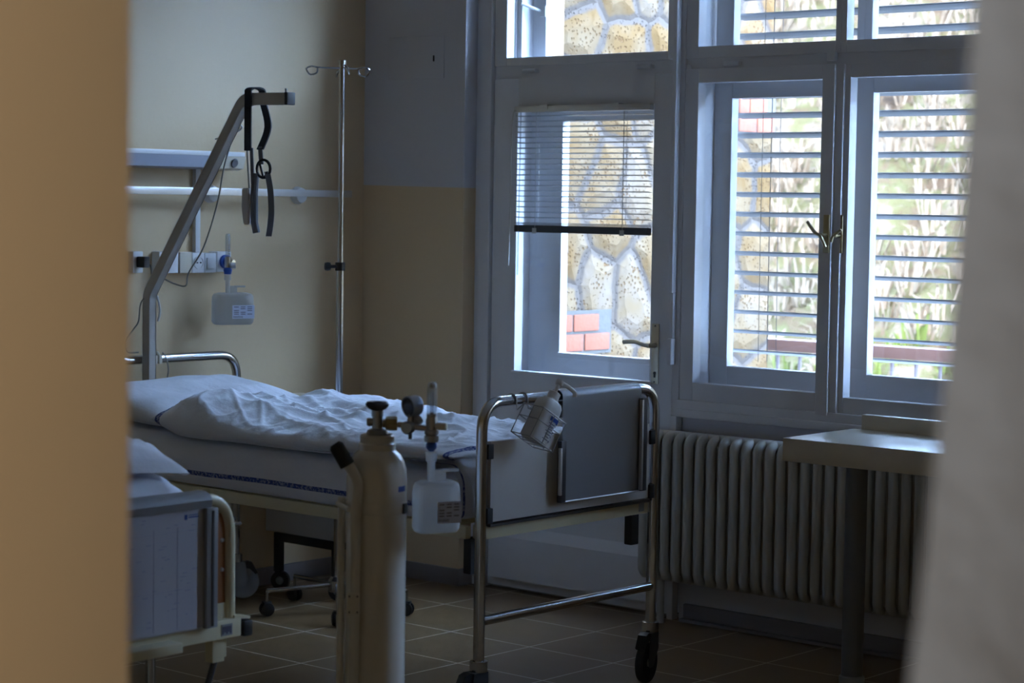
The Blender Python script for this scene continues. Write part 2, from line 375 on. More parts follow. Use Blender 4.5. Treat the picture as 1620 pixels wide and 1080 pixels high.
B('right_of_doorway', 'corridor', (1.10, -1.6, 0), (1.252, JR, CEIL), ww, .006)
B('above_doorway', 'corridor', (1.10, JR, 2.15), (1.252, JL, CEIL), ww)
wc = struct('wall_corridor'); B('plaster', 'corridor', (-1.6, -1.6, 0), (-1.5, 6.3, CEIL), wc)
B('plaster_end', 'corridor', (-1.5, -1.6, 0), (1.1, -1.5, CEIL), wc)
B('plaster_far_end', 'corridor', (-1.5, 6.2, 0), (1.1, 6.3, CEIL), wc)
bn = B('baseboard_north', 'skirt', (1.26, HY - .014, 0), (CX, HY, .068), None, .003); bn['kind'] = 'structure'
be = struct('baseboard_east')
B('skirting', 'skirt', (CX - .014, HY - .014, 0), (CX, WY - .01, .066), be, .003)
B('skirting_return', 'skirt', (CX - .014, WY - .014, 0), (WX - .005, WY, .066), be, .003)
B('skirting_under_radiator', 'skirt', (WX - .012, 4.50, 0), (WX + .005, 3.2, .062), be, .003)
B('cove', 'skirt', (WX - .04, 4.50, 0), (WX - .012, 3.2, .012), be, .004)

# ------------------------------------------------------------------ balcony door
W = 'white_wood'
d1 = struct('door_1', (WX, 5.0, 0))
B('frame_post', W, (WX - .012, 5.515, 0), (WX + .06, 5.462, 2.72), d1, .004)
B('frame_edge', W, (WX - .002, WY, 0), (WX + .05, 5.515, 2.72), d1, .003)
lf = MB()
y0, y1, z0, z1 = 4.580, 5.455, .012, 1.972
g0, g1, gz0, gz1 = 4.683, 5.334, .854, 1.865
x0, x1 = WX, WX + .045
lf.box((x0, y0, z0), (x1, g0, z1), .003); lf.box((x0, g1, z0), (x1, y1, z1), .003)
lf.box((x0, g0, gz1), (x1, g1, z1)); lf.box((x0, g0, z0), (x1, g1, gz0))
lf.build('leaf', W, d1)
B('glazing_bead', W, (x0 - .006, g0 - .012, gz0 - .012), (x0 + .01, g1 + .012, gz0 + .002), d1, .003)
kb = MB().prism([(x0, 4.62, .05), (x0 - .034, 4.62, .05), (x0 - .034, 4.62, .212), (x0, 4.62, .25)], (0, .80, 0)).build('kick_board', W, d1)
B('pane', 'glass', (x0 + .018, g0 - .01, gz0 - .01), (x0 + .022, g1 + .01, gz1 + .01), d1)
# outer leaf
X2, X3 = 6.325, 6.365
od = MB()
od.box((X2, 4.60, .03), (X3, 4.765, 2.0), .003); od.box((X2, 5.213, .03), (X3, 5.372, 2.0), .003)
od.box((X2, 4.765, .03), (X3, 5.213, .925), 0); od.box((X2, 4.765, 1.815), (X3, 5.213, 2.0))
od.build('outer_leaf', W, d1)
B('outer_bead', W, (X2 - .008, 4.76, .905), (X2 + .01, 5.22, .927), d1, .003)
B('outer_pane', 'glass', (X2 + .018, 4.755, .915), (X2 + .022, 5.223, 1.825), d1)
od = MB()
od.box((WX + .05, 5.395, 0), (X3 + .03, 5.52, 2.72)); od.box((WX + .06, 5.372, 0), (X3, 5.40, 2.72), .003)
od.box((WX + .05, 4.52, 0), (X3 + .03, 4.60, 2.72)); od.build('reveal_lining', W, d1)
B('threshold', 'concrete', (WX + .03, 4.52, -.01), (X3 + .06, 5.5, .012), d1)
hp = MB(); hp.box((x0 - .004, 4.672, .848), (x0, 4.640, 1.068), .0015); hp.build('handle_plate', 'anod', d1)
hd = MB(); hd.cyl((x0 - .003, 4.656, .990), (x0 - .045, 4.656, .990), .010, .009)
hd.tube(spline([(x0 - .045, 4.652, .990), (x0 - .05, 4.68, .994), (x0 - .046, 4.72, 1.001), (x0 - .05, 4.766, .998)]), .0085, 12)
hd.build('handle', 'anod', d1)
MB().cyl((x0 - .006, 4.655, .888), (x0 - .003, 4.655, .888), .006).box((x0 - .006, 4.651, .872), (x0 - .003, 4.659, .888)).build('keyhole', 'black', d1)
for dz in (.856, 1.06):
    MB().cyl((x0 - .006, 4.656, dz), (x0 - .003, 4.656, dz), .003).build('screw', 'dark_metal', d1)
# cover strip (long bolt) between door and window
t1 = struct('trim_1', (WX, 4.56, 1))
B('mullion', W, (WX - .004, 4.578, .74), (WX + .10, 4.545, 2.72), t1, .003)
MB().box((WX - .034, 4.580, 1.185), (WX - .004, 4.562, 2.70), .004).build('bolt_cover', W, t1)
MB().box((WX - .024, 4.577, 1.02), (WX - .004, 4.564, 1.185), .003).build('bolt_rod', W, t1)
MB().box((WX - .034, 4.580, .925), (WX - .004, 4.562, 1.02), .004).build('bolt_cover', W, t1)
B('pipe_cover', W, (WX - .03, 4.562, 0), (WX + .005, 4.535, .74), t1, .004)
# strip between the door and its transom
t2 = struct('trim_2', (WX, 5.0, 2.0))
B('transom_bar', W, (WX + .012, 5.46, 1.972), (WX + .2, 4.58, 2.03), t2)
B('transom_bar', W, (WX + .012, 4.545, 1.985), (WX + .2, 3.25, 2.022), t2)
for yc in (5.273, 4.725, 4.34):
    h = MB(); h.cyl((WX - .008, yc - .032, 2.0), (WX - .008, yc + .032, 2.0), .008, seg=12); h.box((WX - .006, yc - .03, 1.994), (WX + .012, yc + .03, 2.006)); h.build('hinge', W, t2)

def sash(parent, ya, yb, za, zb, fy, fz, X, dx, name='sash', pane='pane'):
    """rectangular sash from ya to yb (ya > yb), member widths fy/fz (bottom, top)"""
    mb = MB(); fa, fb = fy if isinstance(fy, tuple) else (fy, fy); f0, f1 = fz
    mb.box((X, ya, za), (X + dx, ya - fa, zb), .003); mb.box((X, yb + fb, za), (X + dx, yb, zb), .003)
    mb.box((X, ya - fa, za), (X + dx, yb + fb, za + f0), .002); mb.box((X, ya - fa, zb - f1), (X + dx, yb + fb, zb), .002)
    o = mb.build(name, W, parent)
    if pane: B(pane, 'glass', (X + .018, ya - fa + .008, za + f0 - .008), (X + .022, yb + fb - .008, zb - f1 + .008), parent)
    return o
# transom light over the door
w2 = struct('window_2', (WX, 5.0, 2.03))
sash(w2, 5.458, 4.583, 2.022, 2.70, (.062, .045), (.031, .05), WX, .045)
sash(w2, 5.372, 4.60, 2.02, 2.70, (.066, .06), (.03, .05), X2, .04, 'outer_sash', 'outer_pane')
st = MB(); st.tube([(WX + .05, 5.37, 2.262), (X2, 5.325, 2.235)], .006, 8); st.rbox((X2 - .004, 5.318, 2.235), (.01, .03, .04), ((1, 0, 0), (0, 1, 0), (0, 0, 1))); st.build('stay', 'white_plastic', w2)
# two-casement window
w1 = struct('window_1', (WX, 4.0, .8))
B('outer_frame', W, (WX + .006, 4.548, .80), (WX + .06, 4.53, 2.0), w1, .003)
sash(w1, 4.546, 3.885, .800, 1.985, (.058, .085), (.064, .05), WX, .045, 'casement')
sash(w1, 3.905, 3.255, .800, 1.985, (.040, .060), (.054, .046), WX + .012, .045, 'casement')
B('meeting_batten', W, (WX - .014, 3.960, .79), (WX, 3.912, 1.985), w1, .005)
for (ya, yb) in ((4.548, 3.93), (3.93, 3.25)):
    pass
sash(w1, 4.505, 3.935, .80, 1.985, (.077, .07), (.122, .10), X2, .04, 'outer_casement', 'outer_pane')
sash(w1, 3.925, 3.26, .80, 1.985, (.082, .07), (.128, .092), X2, .04, 'outer_casement', 'outer_pane')
MB().box((WX + .06, 4.505, .79), (X3, 4.55, 2.01)).box((WX + .06, 3.24, .79), (X3, 3.2, 2.01)).box((WX + .05, 4.55, .77), (X3 + .03, 3.2, .802)).box((WX + .06, 4.55, 1.985), (X3, 3.2, 2.02)).build('box_lining', W, w1)
B('sill_board', W, (WX - .01, 4.552, .765), (WX + .05, 3.2, .80), w1, .004)
B('sill_moulding', W, (WX - .022, 4.552, .738), (WX + .05, 3.2, .768), w1, .008)
for yc, s in ((3.925, 1), (3.885, -1)):
    X = WX - (.014 if s > 0 else -.006)
    pl = MB().box((X - .004, yc + .016, 1.345), (X, yc - .008, 1.475), .0015)
    pl.build('handle_plate', 'brass', w1)
    h = MB(); c = V((X - .004, yc + .004, 1.405)); h.cyl(c, c + V((-.032, 0, 0)), .007)
    if s > 0: h.tube(spline([c + V((-.032, .055, .045)), c + V((-.04, .02, .01)), c + V((-.034, 0, -.004)), c + V((-.03, -.018, -.04))]), .006, 10)
    else: h.tube(spline([c + V((-.032, -.028, .02)), c + V((-.036, 0, 0)), c + V((-.03, .012, -.02))]), .005, 10)
    h.build('handle', 'brass', w1)
for yc in (4.556,):
    for zc in (1.10, 1.26, 1.8):
        pass
for zc in (.98, 1.70):
    MB().cyl((WX + .058, 4.508, zc - .05), (WX + .058, 4.508, zc + .05), .006, seg=10).build('hinge', W, w1)
# upper lights over the casements
w3 = struct('window_3', (WX, 4.0, 2.03))
sash(w3, 4.546, 3.90, 2.022, 2.70, (.054, .022), (.042, .05), WX, .045)
sash(w3, 3.90, 3.255, 2.022, 2.70, (.022, .05), (.042, .05), WX, .045)
sash(w3, 4.505, 3.885, 2.02, 2.70, (.077, .03), (.055, .05), X2, .04, 'outer_sash', 'outer_pane')
sash(w3, 3.885, 3.26, 2.02, 2.70, (.03, .05), (.055, .05), X2, .04, 'outer_sash', 'outer_pane')
B('catch', 'white_plastic', (WX - .016, 3.945, 1.995), (WX + .006, 3.915, 2.028), w3, .003)

# narrow unseen window, added right of the frame to brighten the foreground
w4 = struct('fill_window', (WX, 2.0, .8))
sash(w4, 2.25, 1.75, .80, 2.60, (.05, .05), (.06, .05), WX + .05, .045)
# exterior louvre blind outside the window
XB = 6.52
bl = thing('louvre_blind', (XB, 3.9, .9), 'wide grey horizontal slat sun blind hanging outside the two-casement window', 'blind')
mb = MB()
zs = [.965 + .0722 * k for k in range(25)]
for z in zs:
    prof = []
    for k in range(9):
        t = k / 8 - .5
        prof.append((t * .075, -.006 * (1 - (2 * t) ** 2) - t * .012))
    top = [(a, b + .0022) for a, b in prof]
    poly = prof + list(reversed(top))
    y_end = 4.565
    ra = mb.ring([(XB + a, y_end - (a + .0375) * .25, z + b) for a, b in poly]); rb = mb.ring([(XB + a, 3.2, z + b) for a, b in poly]); mb.skin([ra, rb])
    for a, b in (prof[0], prof[-1]): mb.cyl((XB + a, y_end - (a + .0375) * .25, z + b), (XB + a, 3.2, z + b), .0035, seg=8)
mb.build('slats', 'slat_out', bl)
for yy in (4.385, 3.40):
    m2 = MB()
    for dx, w in ((-.036, .0011), (.036, .0011), (0, .0016)):
        m2.tube([(XB + dx, yy - dx * .4, .93), (XB + dx + .002, yy - dx * .4 + .004, 1.4), (XB + dx, yy - dx * .4, 2.75)], w, 6)
    m2.build('ladder_cord', 'dark_metal', bl)
B('head_box', 'slat_out', (XB - .05, 4.58, 2.735), (XB + .05, 3.2, 2.82), bl)

# venetian blind in the door
vb = thing('venetian_blind', (WX - .02, 5.01, 1.86), 'half lowered thin slat venetian blind over the balcony door glass', 'blind')
bx = WX - .012
B('headrail', 'alu', (bx - .014, 5.332, 1.842), (bx + .012, 4.684, 1.866), vb, .002)
mb = MB()
for k in range(20):
    z = 1.828 - k * .0202
    c = V((bx, 5.005, z)); a = math.radians(9)
    mb.rbox(c, (.025, .64, .0008), ((math.cos(a), 0, -math.sin(a)), (0, 1, 0), (math.sin(a), 0, math.cos(a))))
mb.build('slats', 'slat_in', vb)
MB().box((bx - .013, 5.325, 1.388), (bx + .013, 4.685, 1.416), .004).build('bottom_rail', 'rail_backlit', vb)
m2 = MB()
for k in range(6): m2.box((bx - .0125, 5.324, 1.4175 + k * .0016), (bx + .0125, 4.686, 1.4183 + k * .0016))
m2.build('slat_stack', 'slat_in', vb)
for yy in (5.22, 4.80):
    m2 = MB()
    for dx, dy in ((-.013, 0), (.013, .006), (0, .012)): m2.tube([(bx + dx, yy + dy, 1.842), (bx + dx, yy + dy, 1.39)], .0008, 6)
    m2.box((bx - .015, yy + .012, 1.384), (bx - .0128, yy - .008, 1.405)); m2.build('ladder_cord', 'cord', vb)
T('pull_cord', 'cord', spline([(bx - .015, 5.318, 1.85), (bx - .02, 5.335, 1.80), (bx - .02, 5.34, 1.4), (bx - .02, 5.343, 1.26)]), .0018, vb, 6)
T('tilt_wand', 'clear', [(bx - .02, 5.292, 1.842), (bx - .022, 5.296, 1.225)], .003, vb, 8)
for dy in (5.20, 4.86): B('bracket', 'alu', (bx - .017, dy, 1.85), (bx + .012, dy - .035, 1.869), vb)

# ------------------------------------------------------------------ radiator
RX = 6.04
ra = thing('radiator', (RX + .06, 4.1, 0), 'cream column radiator on the wall under the two-casement window', 'radiator')
def section(y):
    mb = MB(); r = .019
    xa, xb, za, zb = RX + .019, RX + .105, .155, .70
    path = rounded([(xa, y, .4), (xa, y, zb - r), (xb, y, zb - r), (xb, y, za + r), (xa, y, za + r), (xa, y, .4)], .035, 6)
    mb.tube(path, .016, 12, closed=False, cap=False, ry=.0175, up=(1, 0, 0))
    mb.cyl(((xa + xb) / 2, y, za + .025), ((xa + xb) / 2, y, zb - .025), .017, seg=12)
    mb.box((xa, y - .0012, za + .02), (xb, y + .0012, zb - .02))
    for z in (za + .022, zb - .024): mb.cyl(((xa + xb) / 2, y - .0245, z), ((xa + xb) / 2, y + .0245, z), .022, seg=14)
    return mb
NS = 28
s0 = section(4.590).build('radiator_section', 'rad', ra)
for k in range(1, NS):
    o = s0.copy(); C.objects.link(o); o.parent = ra; o.location = s0.location + V((0, -.0487 * k, 0))
T('feed_pipe', 'rad', [(RX + .062, 4.535, 0), (RX + .062, 4.535, .16)], .011, ra)
T('return_pipe', 'rad', [(RX + .085, 4.56, 0), (RX + .085, 4.56, .16)], .009, ra)
B('wall_bracket', 'rad', (RX + .1, 4.2, .62), (WX + .004, 4.17, .66), ra)
B('wall_bracket', 'rad', (RX + .1, 3.6, .62), (WX + .004, 3.57, .66), ra)

# ------------------------------------------------------------------ wall table on the right
tb = thing('wall_table', (5.7, 3.2, 0), 'ivory laminate table with raised back edge in front of the radiator', 'table')
mb = MB().box((5.493, 3.63, .718), (5.90, 2.5, .79), .005); mb.build('table_top', 'ivory', tb)
B('back_board', 'ivory', (5.90, 3.60, .718), (5.93, 2.5, .838), tb, .006)
mb = MB(); mb.lathe([(.034, .012), (.034, .71), (.034, .718)], (5.72, 3.50, 0)); mb.build('leg', 'leg_grey', tb)
MB().lathe([(.036, 0), (.04, .004), (.04, .03), (.036, .034)], (5.72, 3.50, 0)).build('foot', 'grey_plastic', tb)
MB().lathe([(.034, .0), (.034, .718)], (5.72, 2.6, 0)).build('leg', 'leg_grey', tb)

# ------------------------------------------------------------------ headboard wall fittings
wr = thing('wall_rail', (5.4, HY, 1.52), 'long flat white equipment rail fixed across the beige wall', 'rail')
B('rail', 'alu', (4.3, 6.032, 1.510), (5.995, 6.020, 1.537), wr, .002)
for xx in (5.31, 5.76, 4.6):
    MB().lathe([(.034, 0), (.034, .008), (.028, .03), (.016, .036)], (xx, HY, 1.515), (0, -1, 0)).lathe([(.013, .03), (.013, .06)], (xx, HY, 1.523), (0, -1, 0)).build('bracket', 'white_plastic', wr)
lp = thing('bed_head_lamp', (5.0, HY, 1.62), 'long white bed-head light strip mounted above the wall rail', 'lamp')
B('housing', 'white_plastic', (4.2, HY, 1.655), (5.40, HY - .10, 1.672), lp, .003)
MB().prism([(4.2, HY, 1.655), (4.2, HY - .10, 1.655), (4.2, HY - .085, 1.612), (4.2, HY - .06, 1.606), (4.2, HY, 1.606)], (1.06, 0, 0)).build('diffuser', 'lens', lp)
MB().prism([(5.262, HY, 1.655), (5.262, HY - .102, 1.655), (5.262, HY - .087, 1.610), (5.262, HY - .062, 1.604), (5.262, HY, 1.604)], (.14, 0, 0)).build('end_cap', 'ivory', lp)
MB().lathe([(.018, 0), (.014, .004)], (5.35, HY - .096, 1.630), (0, -1, -.3)).build('pull_switch', 'dark_metal', lp)
B('conduit', 'white_plastic', (5.228, HY - .02, 1.297), (5.252, HY, 1.606), lp, .003)

def plate(name, xa, xb, za, zb, dep, label, cat, group=None, m='white_plastic'):
    t = thing(name, ((xa + xb) / 2, HY, za), label, cat, group)
    B('plate', m, (xa, HY - dep, za), (xb, HY, zb), t, .004); return t
k1 = plate('gas_outlet_box', 5.035, 5.125, 1.222, 1.302, .045, 'white terminal box on the wall behind the slanted lifting pole', 'outlet box')
k2 = plate('trunking_box', 5.128, 5.186, 1.222, 1.299, .05, 'beige-grey trunking box left of the wall socket', 'outlet box', None, 'ivory')  # plain trunking box, not an outlet
k3 = plate('wall_socket', 5.188, 5.246, 1.222, 1.297, .05, 'white round-hole wall socket below the lamp conduit', 'socket')
MB().lathe([(.024, 0), (.024, .004), (.020, .0041), (.020, .001)], (5.217, HY - .05, 1.26), (0, -1, 0)).build('socket_ring', 'white_plastic', k3)
for dx in (-.008, .008): MB().cyl((5.217 + dx, HY - .056, 1.26), (5.217 + dx, HY - .05, 1.26), .0022, seg=8).build('pin_hole', 'black', k3)
k4 = plate('light_switch', 5.248, 5.304, 1.222, 1.295, .05, 'white rocker light switch between wall socket and oxygen outlet', 'switch')
MB().box((5.256, HY - .056, 1.236), (5.296, HY - .05, 1.278), .003).build('rocker', 'white_plastic', k4)
k5 = plate('oxygen_outlet', 5.309, 5.378, 1.224, 1.300, .05, 'white oxygen outlet plate with blue ring on the wall', 'outlet')
MB().lathe([(.026, 0), (.026, .012), (.019, .012), (.019, .004)], (5.345, HY - .05, 1.262), (0, -1, 0)).build('blue_ring', 'blue', k5)
k6 = plate('plug_socket', 4.925, 4.972, 1.225, 1.303, .03, 'white socket with black plug at the edge of the doorway', 'socket')
MB().box((4.94, HY - .075, 1.245), (4.966, HY - .03, 1.285), .004).build('plug', 'black', k6)
T('plug_cord', 'cable', spline([(4.966, HY - .06, 1.265), (4.985, HY - .06, 1.24), (4.99, HY - .05, 1.15), (4.985, HY - .03, 1.05), (4.975, HY - .03, .9)]), .003, k6, 8)
# flowmeter plugged into the oxygen outlet
fm = thing('wall_flowmeter', (5.345, 6.0, 1.26), 'oxygen flowmeter with clear tube plugged into the wall outlet', 'flowmeter')
MB().lathe([(.013, .0), (.013, .03), (.009, .032), (.009, .05)], (5.345, HY - .052, 1.262), (0, -1, 0)).build('connector', 'chrome', fm)
MB().cyl((5.335, 6.0, 1.262), (5.312, 5.985, 1.262), .008).lathe([(.012, -.02), (.012, .02)], (5.312, 5.985, 1.262)).build('body', 'chrome', fm)
MB().lathe([(.0095, .02), (.0095, .098), (.006, .106)], (5.312, 5.985, 1.262)).build('tube', 'clear', fm)
m2 = MB()
for k in range(8): m2.box((5.305, 5.974, 1.292 + k * .008), (5.312 - (k % 2) * .003, 5.9748, 1.2945 + k * .008))
m2.build('scale_marks', 'black', fm)
MB().lathe([(.011, 0), (.011, .018)], (5.318, 5.975, 1.25), (.8, -.7, 0)).build('knob', 'white_plastic', fm)
MB().lathe([(.013, -.045), (.016, -.028), (.012, -.02)], (5.312, 5.985, 1.262)).build('blue_nut', 'blue', fm)

def humid_bottle(name, o, ax, w, h, dep, label, water, labeldir=1, group=None):
    """flat water bottle hanging by its neck: o = top of the neck, ax = width direction"""
    t = thing(name, o, label, 'bottle', group)
    ax = V(ax).normalized(); nx = V((0, 0, 1)).cross(ax)
    O = V(o)
    def shell(sc, z0, z1, top=True):
        rings = []
        prof = [(.86, 0), (.96, .05), (1, .12), (1, .72), (.98, .88), (.9, .96), (.7, 1.0)] if top else [(.86, 0), (.96, .05), (1, .12), (1, 1.0)]
        mb = MB()
        for s_, k in prof:
            pts = []
            for j in range(28):
                a = 2 * PI * j / 28; c, s2 = math.cos(a), math.sin(a)
                e = .45
                px = math.copysign(abs(c) ** e, c) * w / 2 * s_ * sc; py = math.copysign(abs(s2) ** e, s2) * dep / 2 * (s_ ** .5) * sc
                pts.append(O + ax * (px + w * .13) + nx * py + V((0, 0, z0 + (z1 - z0) * k)))
            rings.append(mb.ring(pts))
        return mb.skin(rings)
    b0 = shell(1, -h, -h * .36); b0.build('body', 'bottle', t)
    shell(.95, -h + .003, -h + h * .64 * water, False).build('water', 'water', t)
    MB().lathe([(.0085, -h * .37), (.0085, -.02), (.013, -.02), (.013, 0)], O).build('neck', 'bottle', t)
    g = MB(); g.rbox(O + ax * .022 + V((0, 0, -h * .30)), (.03, .004, h * .16), (ax, nx, (0, 0, 1)), .001)
    g.rbox(O + ax * .048 + V((0, 0, -h * .235)), (.042, .006, .007), (ax, nx, (0, 0, 1)), .001); g.build('hanger', 'bottle', t)
    lc = O + ax * (w * .13 + w * .19 * labeldir) - nx * (dep / 2 + .0012) + V((0, 0, -h * .74))
    lb = MB().rbox(lc, (w * .56, .0006, h * .27), (ax, nx, (0, 0, 1))).build('label', 'label_blue', t)
    pr = MB(); 
    for r in range(5):
        for c_ in range(3):
            if (r * 3 + c_) % 4 == 3: continue
            pr.rbox(lc - nx * .0006 + ax * (w * (-.18 + .17 * c_)) + V((0, 0, h * (.10 - .036 * r))), (w * .12, .0004, h * .014), (ax, nx, (0, 0, 1)))
    for k in range(9): pr.rbox(lc - nx * .0006 + ax * (w * (-.25 + .028 * k)) + V((0, 0, -h * .10)), (w * .012, .0004, h * .035), (ax, nx, (0, 0, 1)))
    pr.build('print', 'ink', lb)
    return t
humid_bottle('humidifier_bottle', (5.312, 5.985, 1.215), (.93, -.37, 0), .155, .185, .07, 'clear water bottle with pale label hanging under the wall flowmeter', .9)

# ------------------------------------------------------------------ bed by the window
FX0, FX1, FY, HYB = 4.513, 5.328, 4.0, 5.95
bd = thing('hospital_bed', ((FX0 + FX1) / 2, 5.0, 0), 'chrome-framed hospital bed with blue-striped white bedding by the window wall', 'bed')
def hoop(y, zb, zt, name):
    r = .085
    p = rounded([(FX0, y, zb), (FX0, y, zt), (FX1, y, zt), (FX1, y, zb)], r, 10)
    return T(name, 'chrome', p, .0165, bd, 18)
hoop(FY, .185, .93, 'footboard_tube'); hoop(HYB, .16, .92, 'headboard_tube')
T('foot_crossbar', 'chrome', [(FX0, FY, .302), (FX1, FY, .302)], .0145, bd)
T('head_crossbar', 'chrome', [(FX0, HYB, .302), (FX1, HYB, .302)], .0145, bd)
B('footboard_panel', 'laminate', (4.545, FY - .008, .585), (5.296, FY + .008, .818), bd, .003)
for (x, z) in ((4.537, .605), (5.303, .775), (5.303, .605), (4.537, .79)):
    B('panel_clip', 'black', (x - .012, FY - .016, z - .022), (x + .012, FY + .012, z + .022), bd, .003)
B('lock_plate', 'dark_metal', (5.245, FY - .012, .735), (5.275, FY - .008, .765), bd)
B('end_rail', 'cream', (4.53, FY + .005, .535), (5.31, FY + .045, .575), bd, .002)
MB().box((4.545, FY - .01, .572), (5.30, FY + .03, .580)).build('panel_tray', 'dark_metal', bd)
B('rating_plate', 'grey_plastic', (5.262, FY + .0035, .543), (5.288, FY + .006, .568), bd)
for x in (4.50, 5.322):
    sx = x
    B('side_rail', 'cream', (sx, 4.045, .535), (sx + .022 if x < 5 else sx - .022, 5.93, .572), bd, .003)
B('head_rail', 'cream', (4.53, 5.855, .535), (5.31, 5.888, .572), bd, .002)
mb = MB()
for k in range(9): mb.box((4.52, 4.15 + k * .205, .556), (5.30, 4.20 + k * .205, .572))
mb.build('slat_base', 'cream', bd)
B('corner_bracket', 'rubber', (5.28, FY + .045, .43), (5.318, FY + .075, .535), bd, .004)
B('corner_bracket', 'rubber', (4.524, FY + .045, .43), (4.562, FY + .075, .535), bd, .004)
def caster(x, y, ztop, parent, R=.0625, w=.026, ang=0., m_f='chrome', brake=True, m_t='rubber'):
    a = V((math.cos(ang), math.sin(ang), 0)); n = V((-a.y, a.x, 0)); c = V((x, y, 0)) + a * .028 + V((0, 0, R))
    cl_ = MB().lathe([(.022, ztop - .032), (.026, ztop - .03), (.026, ztop), (.02, ztop + .002)], (x, y, 0), seg=20)
    g = MB()
    for s_ in (-1, 1):
        pts = [V((x, y, ztop - .03)) - a * .02, V((x, y, ztop - .03)) + a * .035, c + a * .02 + V((0, 0, .01)), c + a * .012 - V((0, 0, .014)), c - a * .012 - V((0, 0, .014)), V((x, y, R + .04)) - a * .022]
        g.prism([p + n * s_ * (w / 2 + .005) - n * .002 for p in pts], n * .004)
    g.rbox(V((x, y, ztop - .034)) + a * .008, (.05, w + .014, .006), (a, n, (0, 0, 1)))
    o = g.build('caster', m_f, parent)
    cl_.build('swivel_collar', 'chrome', o)
    MB().lathe([(R * .62, -w * .3), (R * .96, -w / 2), (R, -w * .3), (R, w * .3), (R * .96, w / 2), (R * .62, w * .3)], c, n, 32).build('tyre', m_t, o)
    MB().lathe([(R * .2, -w * .42), (R * .2, -w * .2), (R * .64, -w * .2), (R * .64, w * .2), (R * .2, w * .2), (R * .2, w * .42)], c, n, 24).build('hub', 'grey_plastic', o)
    if brake:
        p = MB(); q = V((x, y, ztop - .05)) + a * .045
        p.prism([q + V((0, 0, .022)), q + a * .018 + V((0, 0, .016)), q + a * .038 - V((0, 0, .022)), q + a * .030 - V((0, 0, .028)), q + a * .008 - V((0, 0, .006)), q - a * .012 - V((0, 0, .004)), q - a * .012 + V((0, 0, .016))], n * .03)
        bmesh.ops.translate(p.b, vec=n * -.015, verts=p.b.verts)
        p.build('brake_pedal', 'black', o)
    return o
caster(FX1, FY, .188, bd, ang=math.radians(194), m_f='dark_metal'); caster(FX0, FY, .188, bd, ang=math.radians(176), m_f='dark_metal')
caster(FX1, HYB, .17, bd, ang=math.radians(-35), m_f='grey_plastic', m_t='grey_plastic'); caster(FX0, HYB, .17, bd, ang=math.radians(-60))
for dx in (0, .022):
    g = MB(); g.tube([V((4.918 + dx, HYB, .92)) + V((0, math.cos(t) * .024, math.sin(t) * .024)) for t in [i * PI / 5 - .6 for i in range(8)]], .006, 8)
    g.box((4.912 + dx, HYB - .03, .905), (4.924 + dx, HYB - .018, .935)); g.build('cable_clamp', 'ivory', bd)

# sheeted mattress
def wr(p, s=1.0):
    return noise.noise(V(p) * s)
def ridged(p, s):
    return 1 - abs(noise.noise(V(p) * s)) * 2
mt = MB(); X0, X1, Y0, Y1, ZB, ZT = 4.497, 5.315, 4.115, 5.878, .577, .715
mt.uv = mt.b.loops.layers.uv.new('UVMap')
N, prof = 300, [(0.03, 0), (.008, .004), (0, .03), (-.005, .15), (-.006, .26), (-.007, .30), (-.008, .34), (-.008, .5), (-.006, .6), (-.004, .72), (.004, .85), (.016, .95), (.035, 1.0), (.10, 1.015), (.2, 1.02), (.3, 1.02)]
def perim(s, ins):
    xa, xb, ya, yb = X0 + ins, X1 - ins, Y0 + ins, Y1 - ins; r = max(.06 - ins, .01)
    L = [(xb - xa - 2 * r), PI / 2 * r, (yb - ya - 2 * r), PI / 2 * r] * 2
    W_, Hh = X1 - X0 - .12, Y1 - Y0 - .12
    tot = 2 * (W_ + Hh) + 2 * PI * .06; d = s * tot
    segs = [('l', W_), ('c', PI / 2 * .06), ('l', Hh), ('c', PI / 2 * .06), ('l', W_), ('c', PI / 2 * .06), ('l', Hh), ('c', PI / 2 * .06)]
    cs = [(xb - r, ya + r), (xb - r, yb - r), (xa + r, yb - r), (xa + r, ya + r)]
    for i, (k, ln) in enumerate(segs):
        if d <= ln or i == 7:
            t = min(d / ln, 1); q = i // 2
            ang = -PI / 2 + q * PI / 2
            if k == 'l':
                c0, c1 = cs[q - 1], cs[q]
                n = (math.cos(ang), math.sin(ang)); 
                return c0[0] + (c1[0] - c0[0]) * t + n[0] * r, c0[1] + (c1[1] - c0[1]) * t + n[1] * r, n
            a = ang + t * PI / 2; n = (math.cos(a), math.sin(a)); return cs[q][0] + n[0] * r, cs[q][1] + n[1] * r, n
        d -= ln
rings = []
for ins, h in prof:
    R = []
    for j in range(N):
        x, y, n = perim(j / N, ins)
        z = ZB + (ZT - ZB) * h
        if h > .9: z += max(0, (y - 5.25)) * .06
        k = max(0, min(1, h * 1.4)) * max(0, 1 - max(0, h - .8) * 5)
        d = .006 * wr((x * 4, y * 4, z * 5)) + .006 * ridged((x * 2 + z * 9, y * 2 + z * 9, z * 3), 2.2) - .004
        z += .006 * wr((x * 3, y * 3, 3.1)) * (h > .05)
        R.append(mt.b.verts.new((x + n[0] * d * k, y + n[1] * d * k, z)))
    rings.append(R)
for i in range(len(rings) - 1):
    for j in range(N):
        f = mt.b.faces.new((rings[i][j], rings[i][(j + 1) % N], rings[i + 1][(j + 1) % N], rings[i + 1][j]))
        for l, (a, b) in zip(f.loops, ((j, i), (j + 1, i), (j + 1, i + 1), (j, i + 1))): l[mt.uv].uv = (a / N, prof[b][1])
mt.b.faces.new(rings[-1]); mt.b.faces.new(list(reversed(rings[0])))
mo = mt.build('mattress', 'sheet', None, (4.9, 5.0, ZB), angle=60)
tag(mo, 'thick mattress in white sheet with a blue woven stripe along its side', 'mattress')

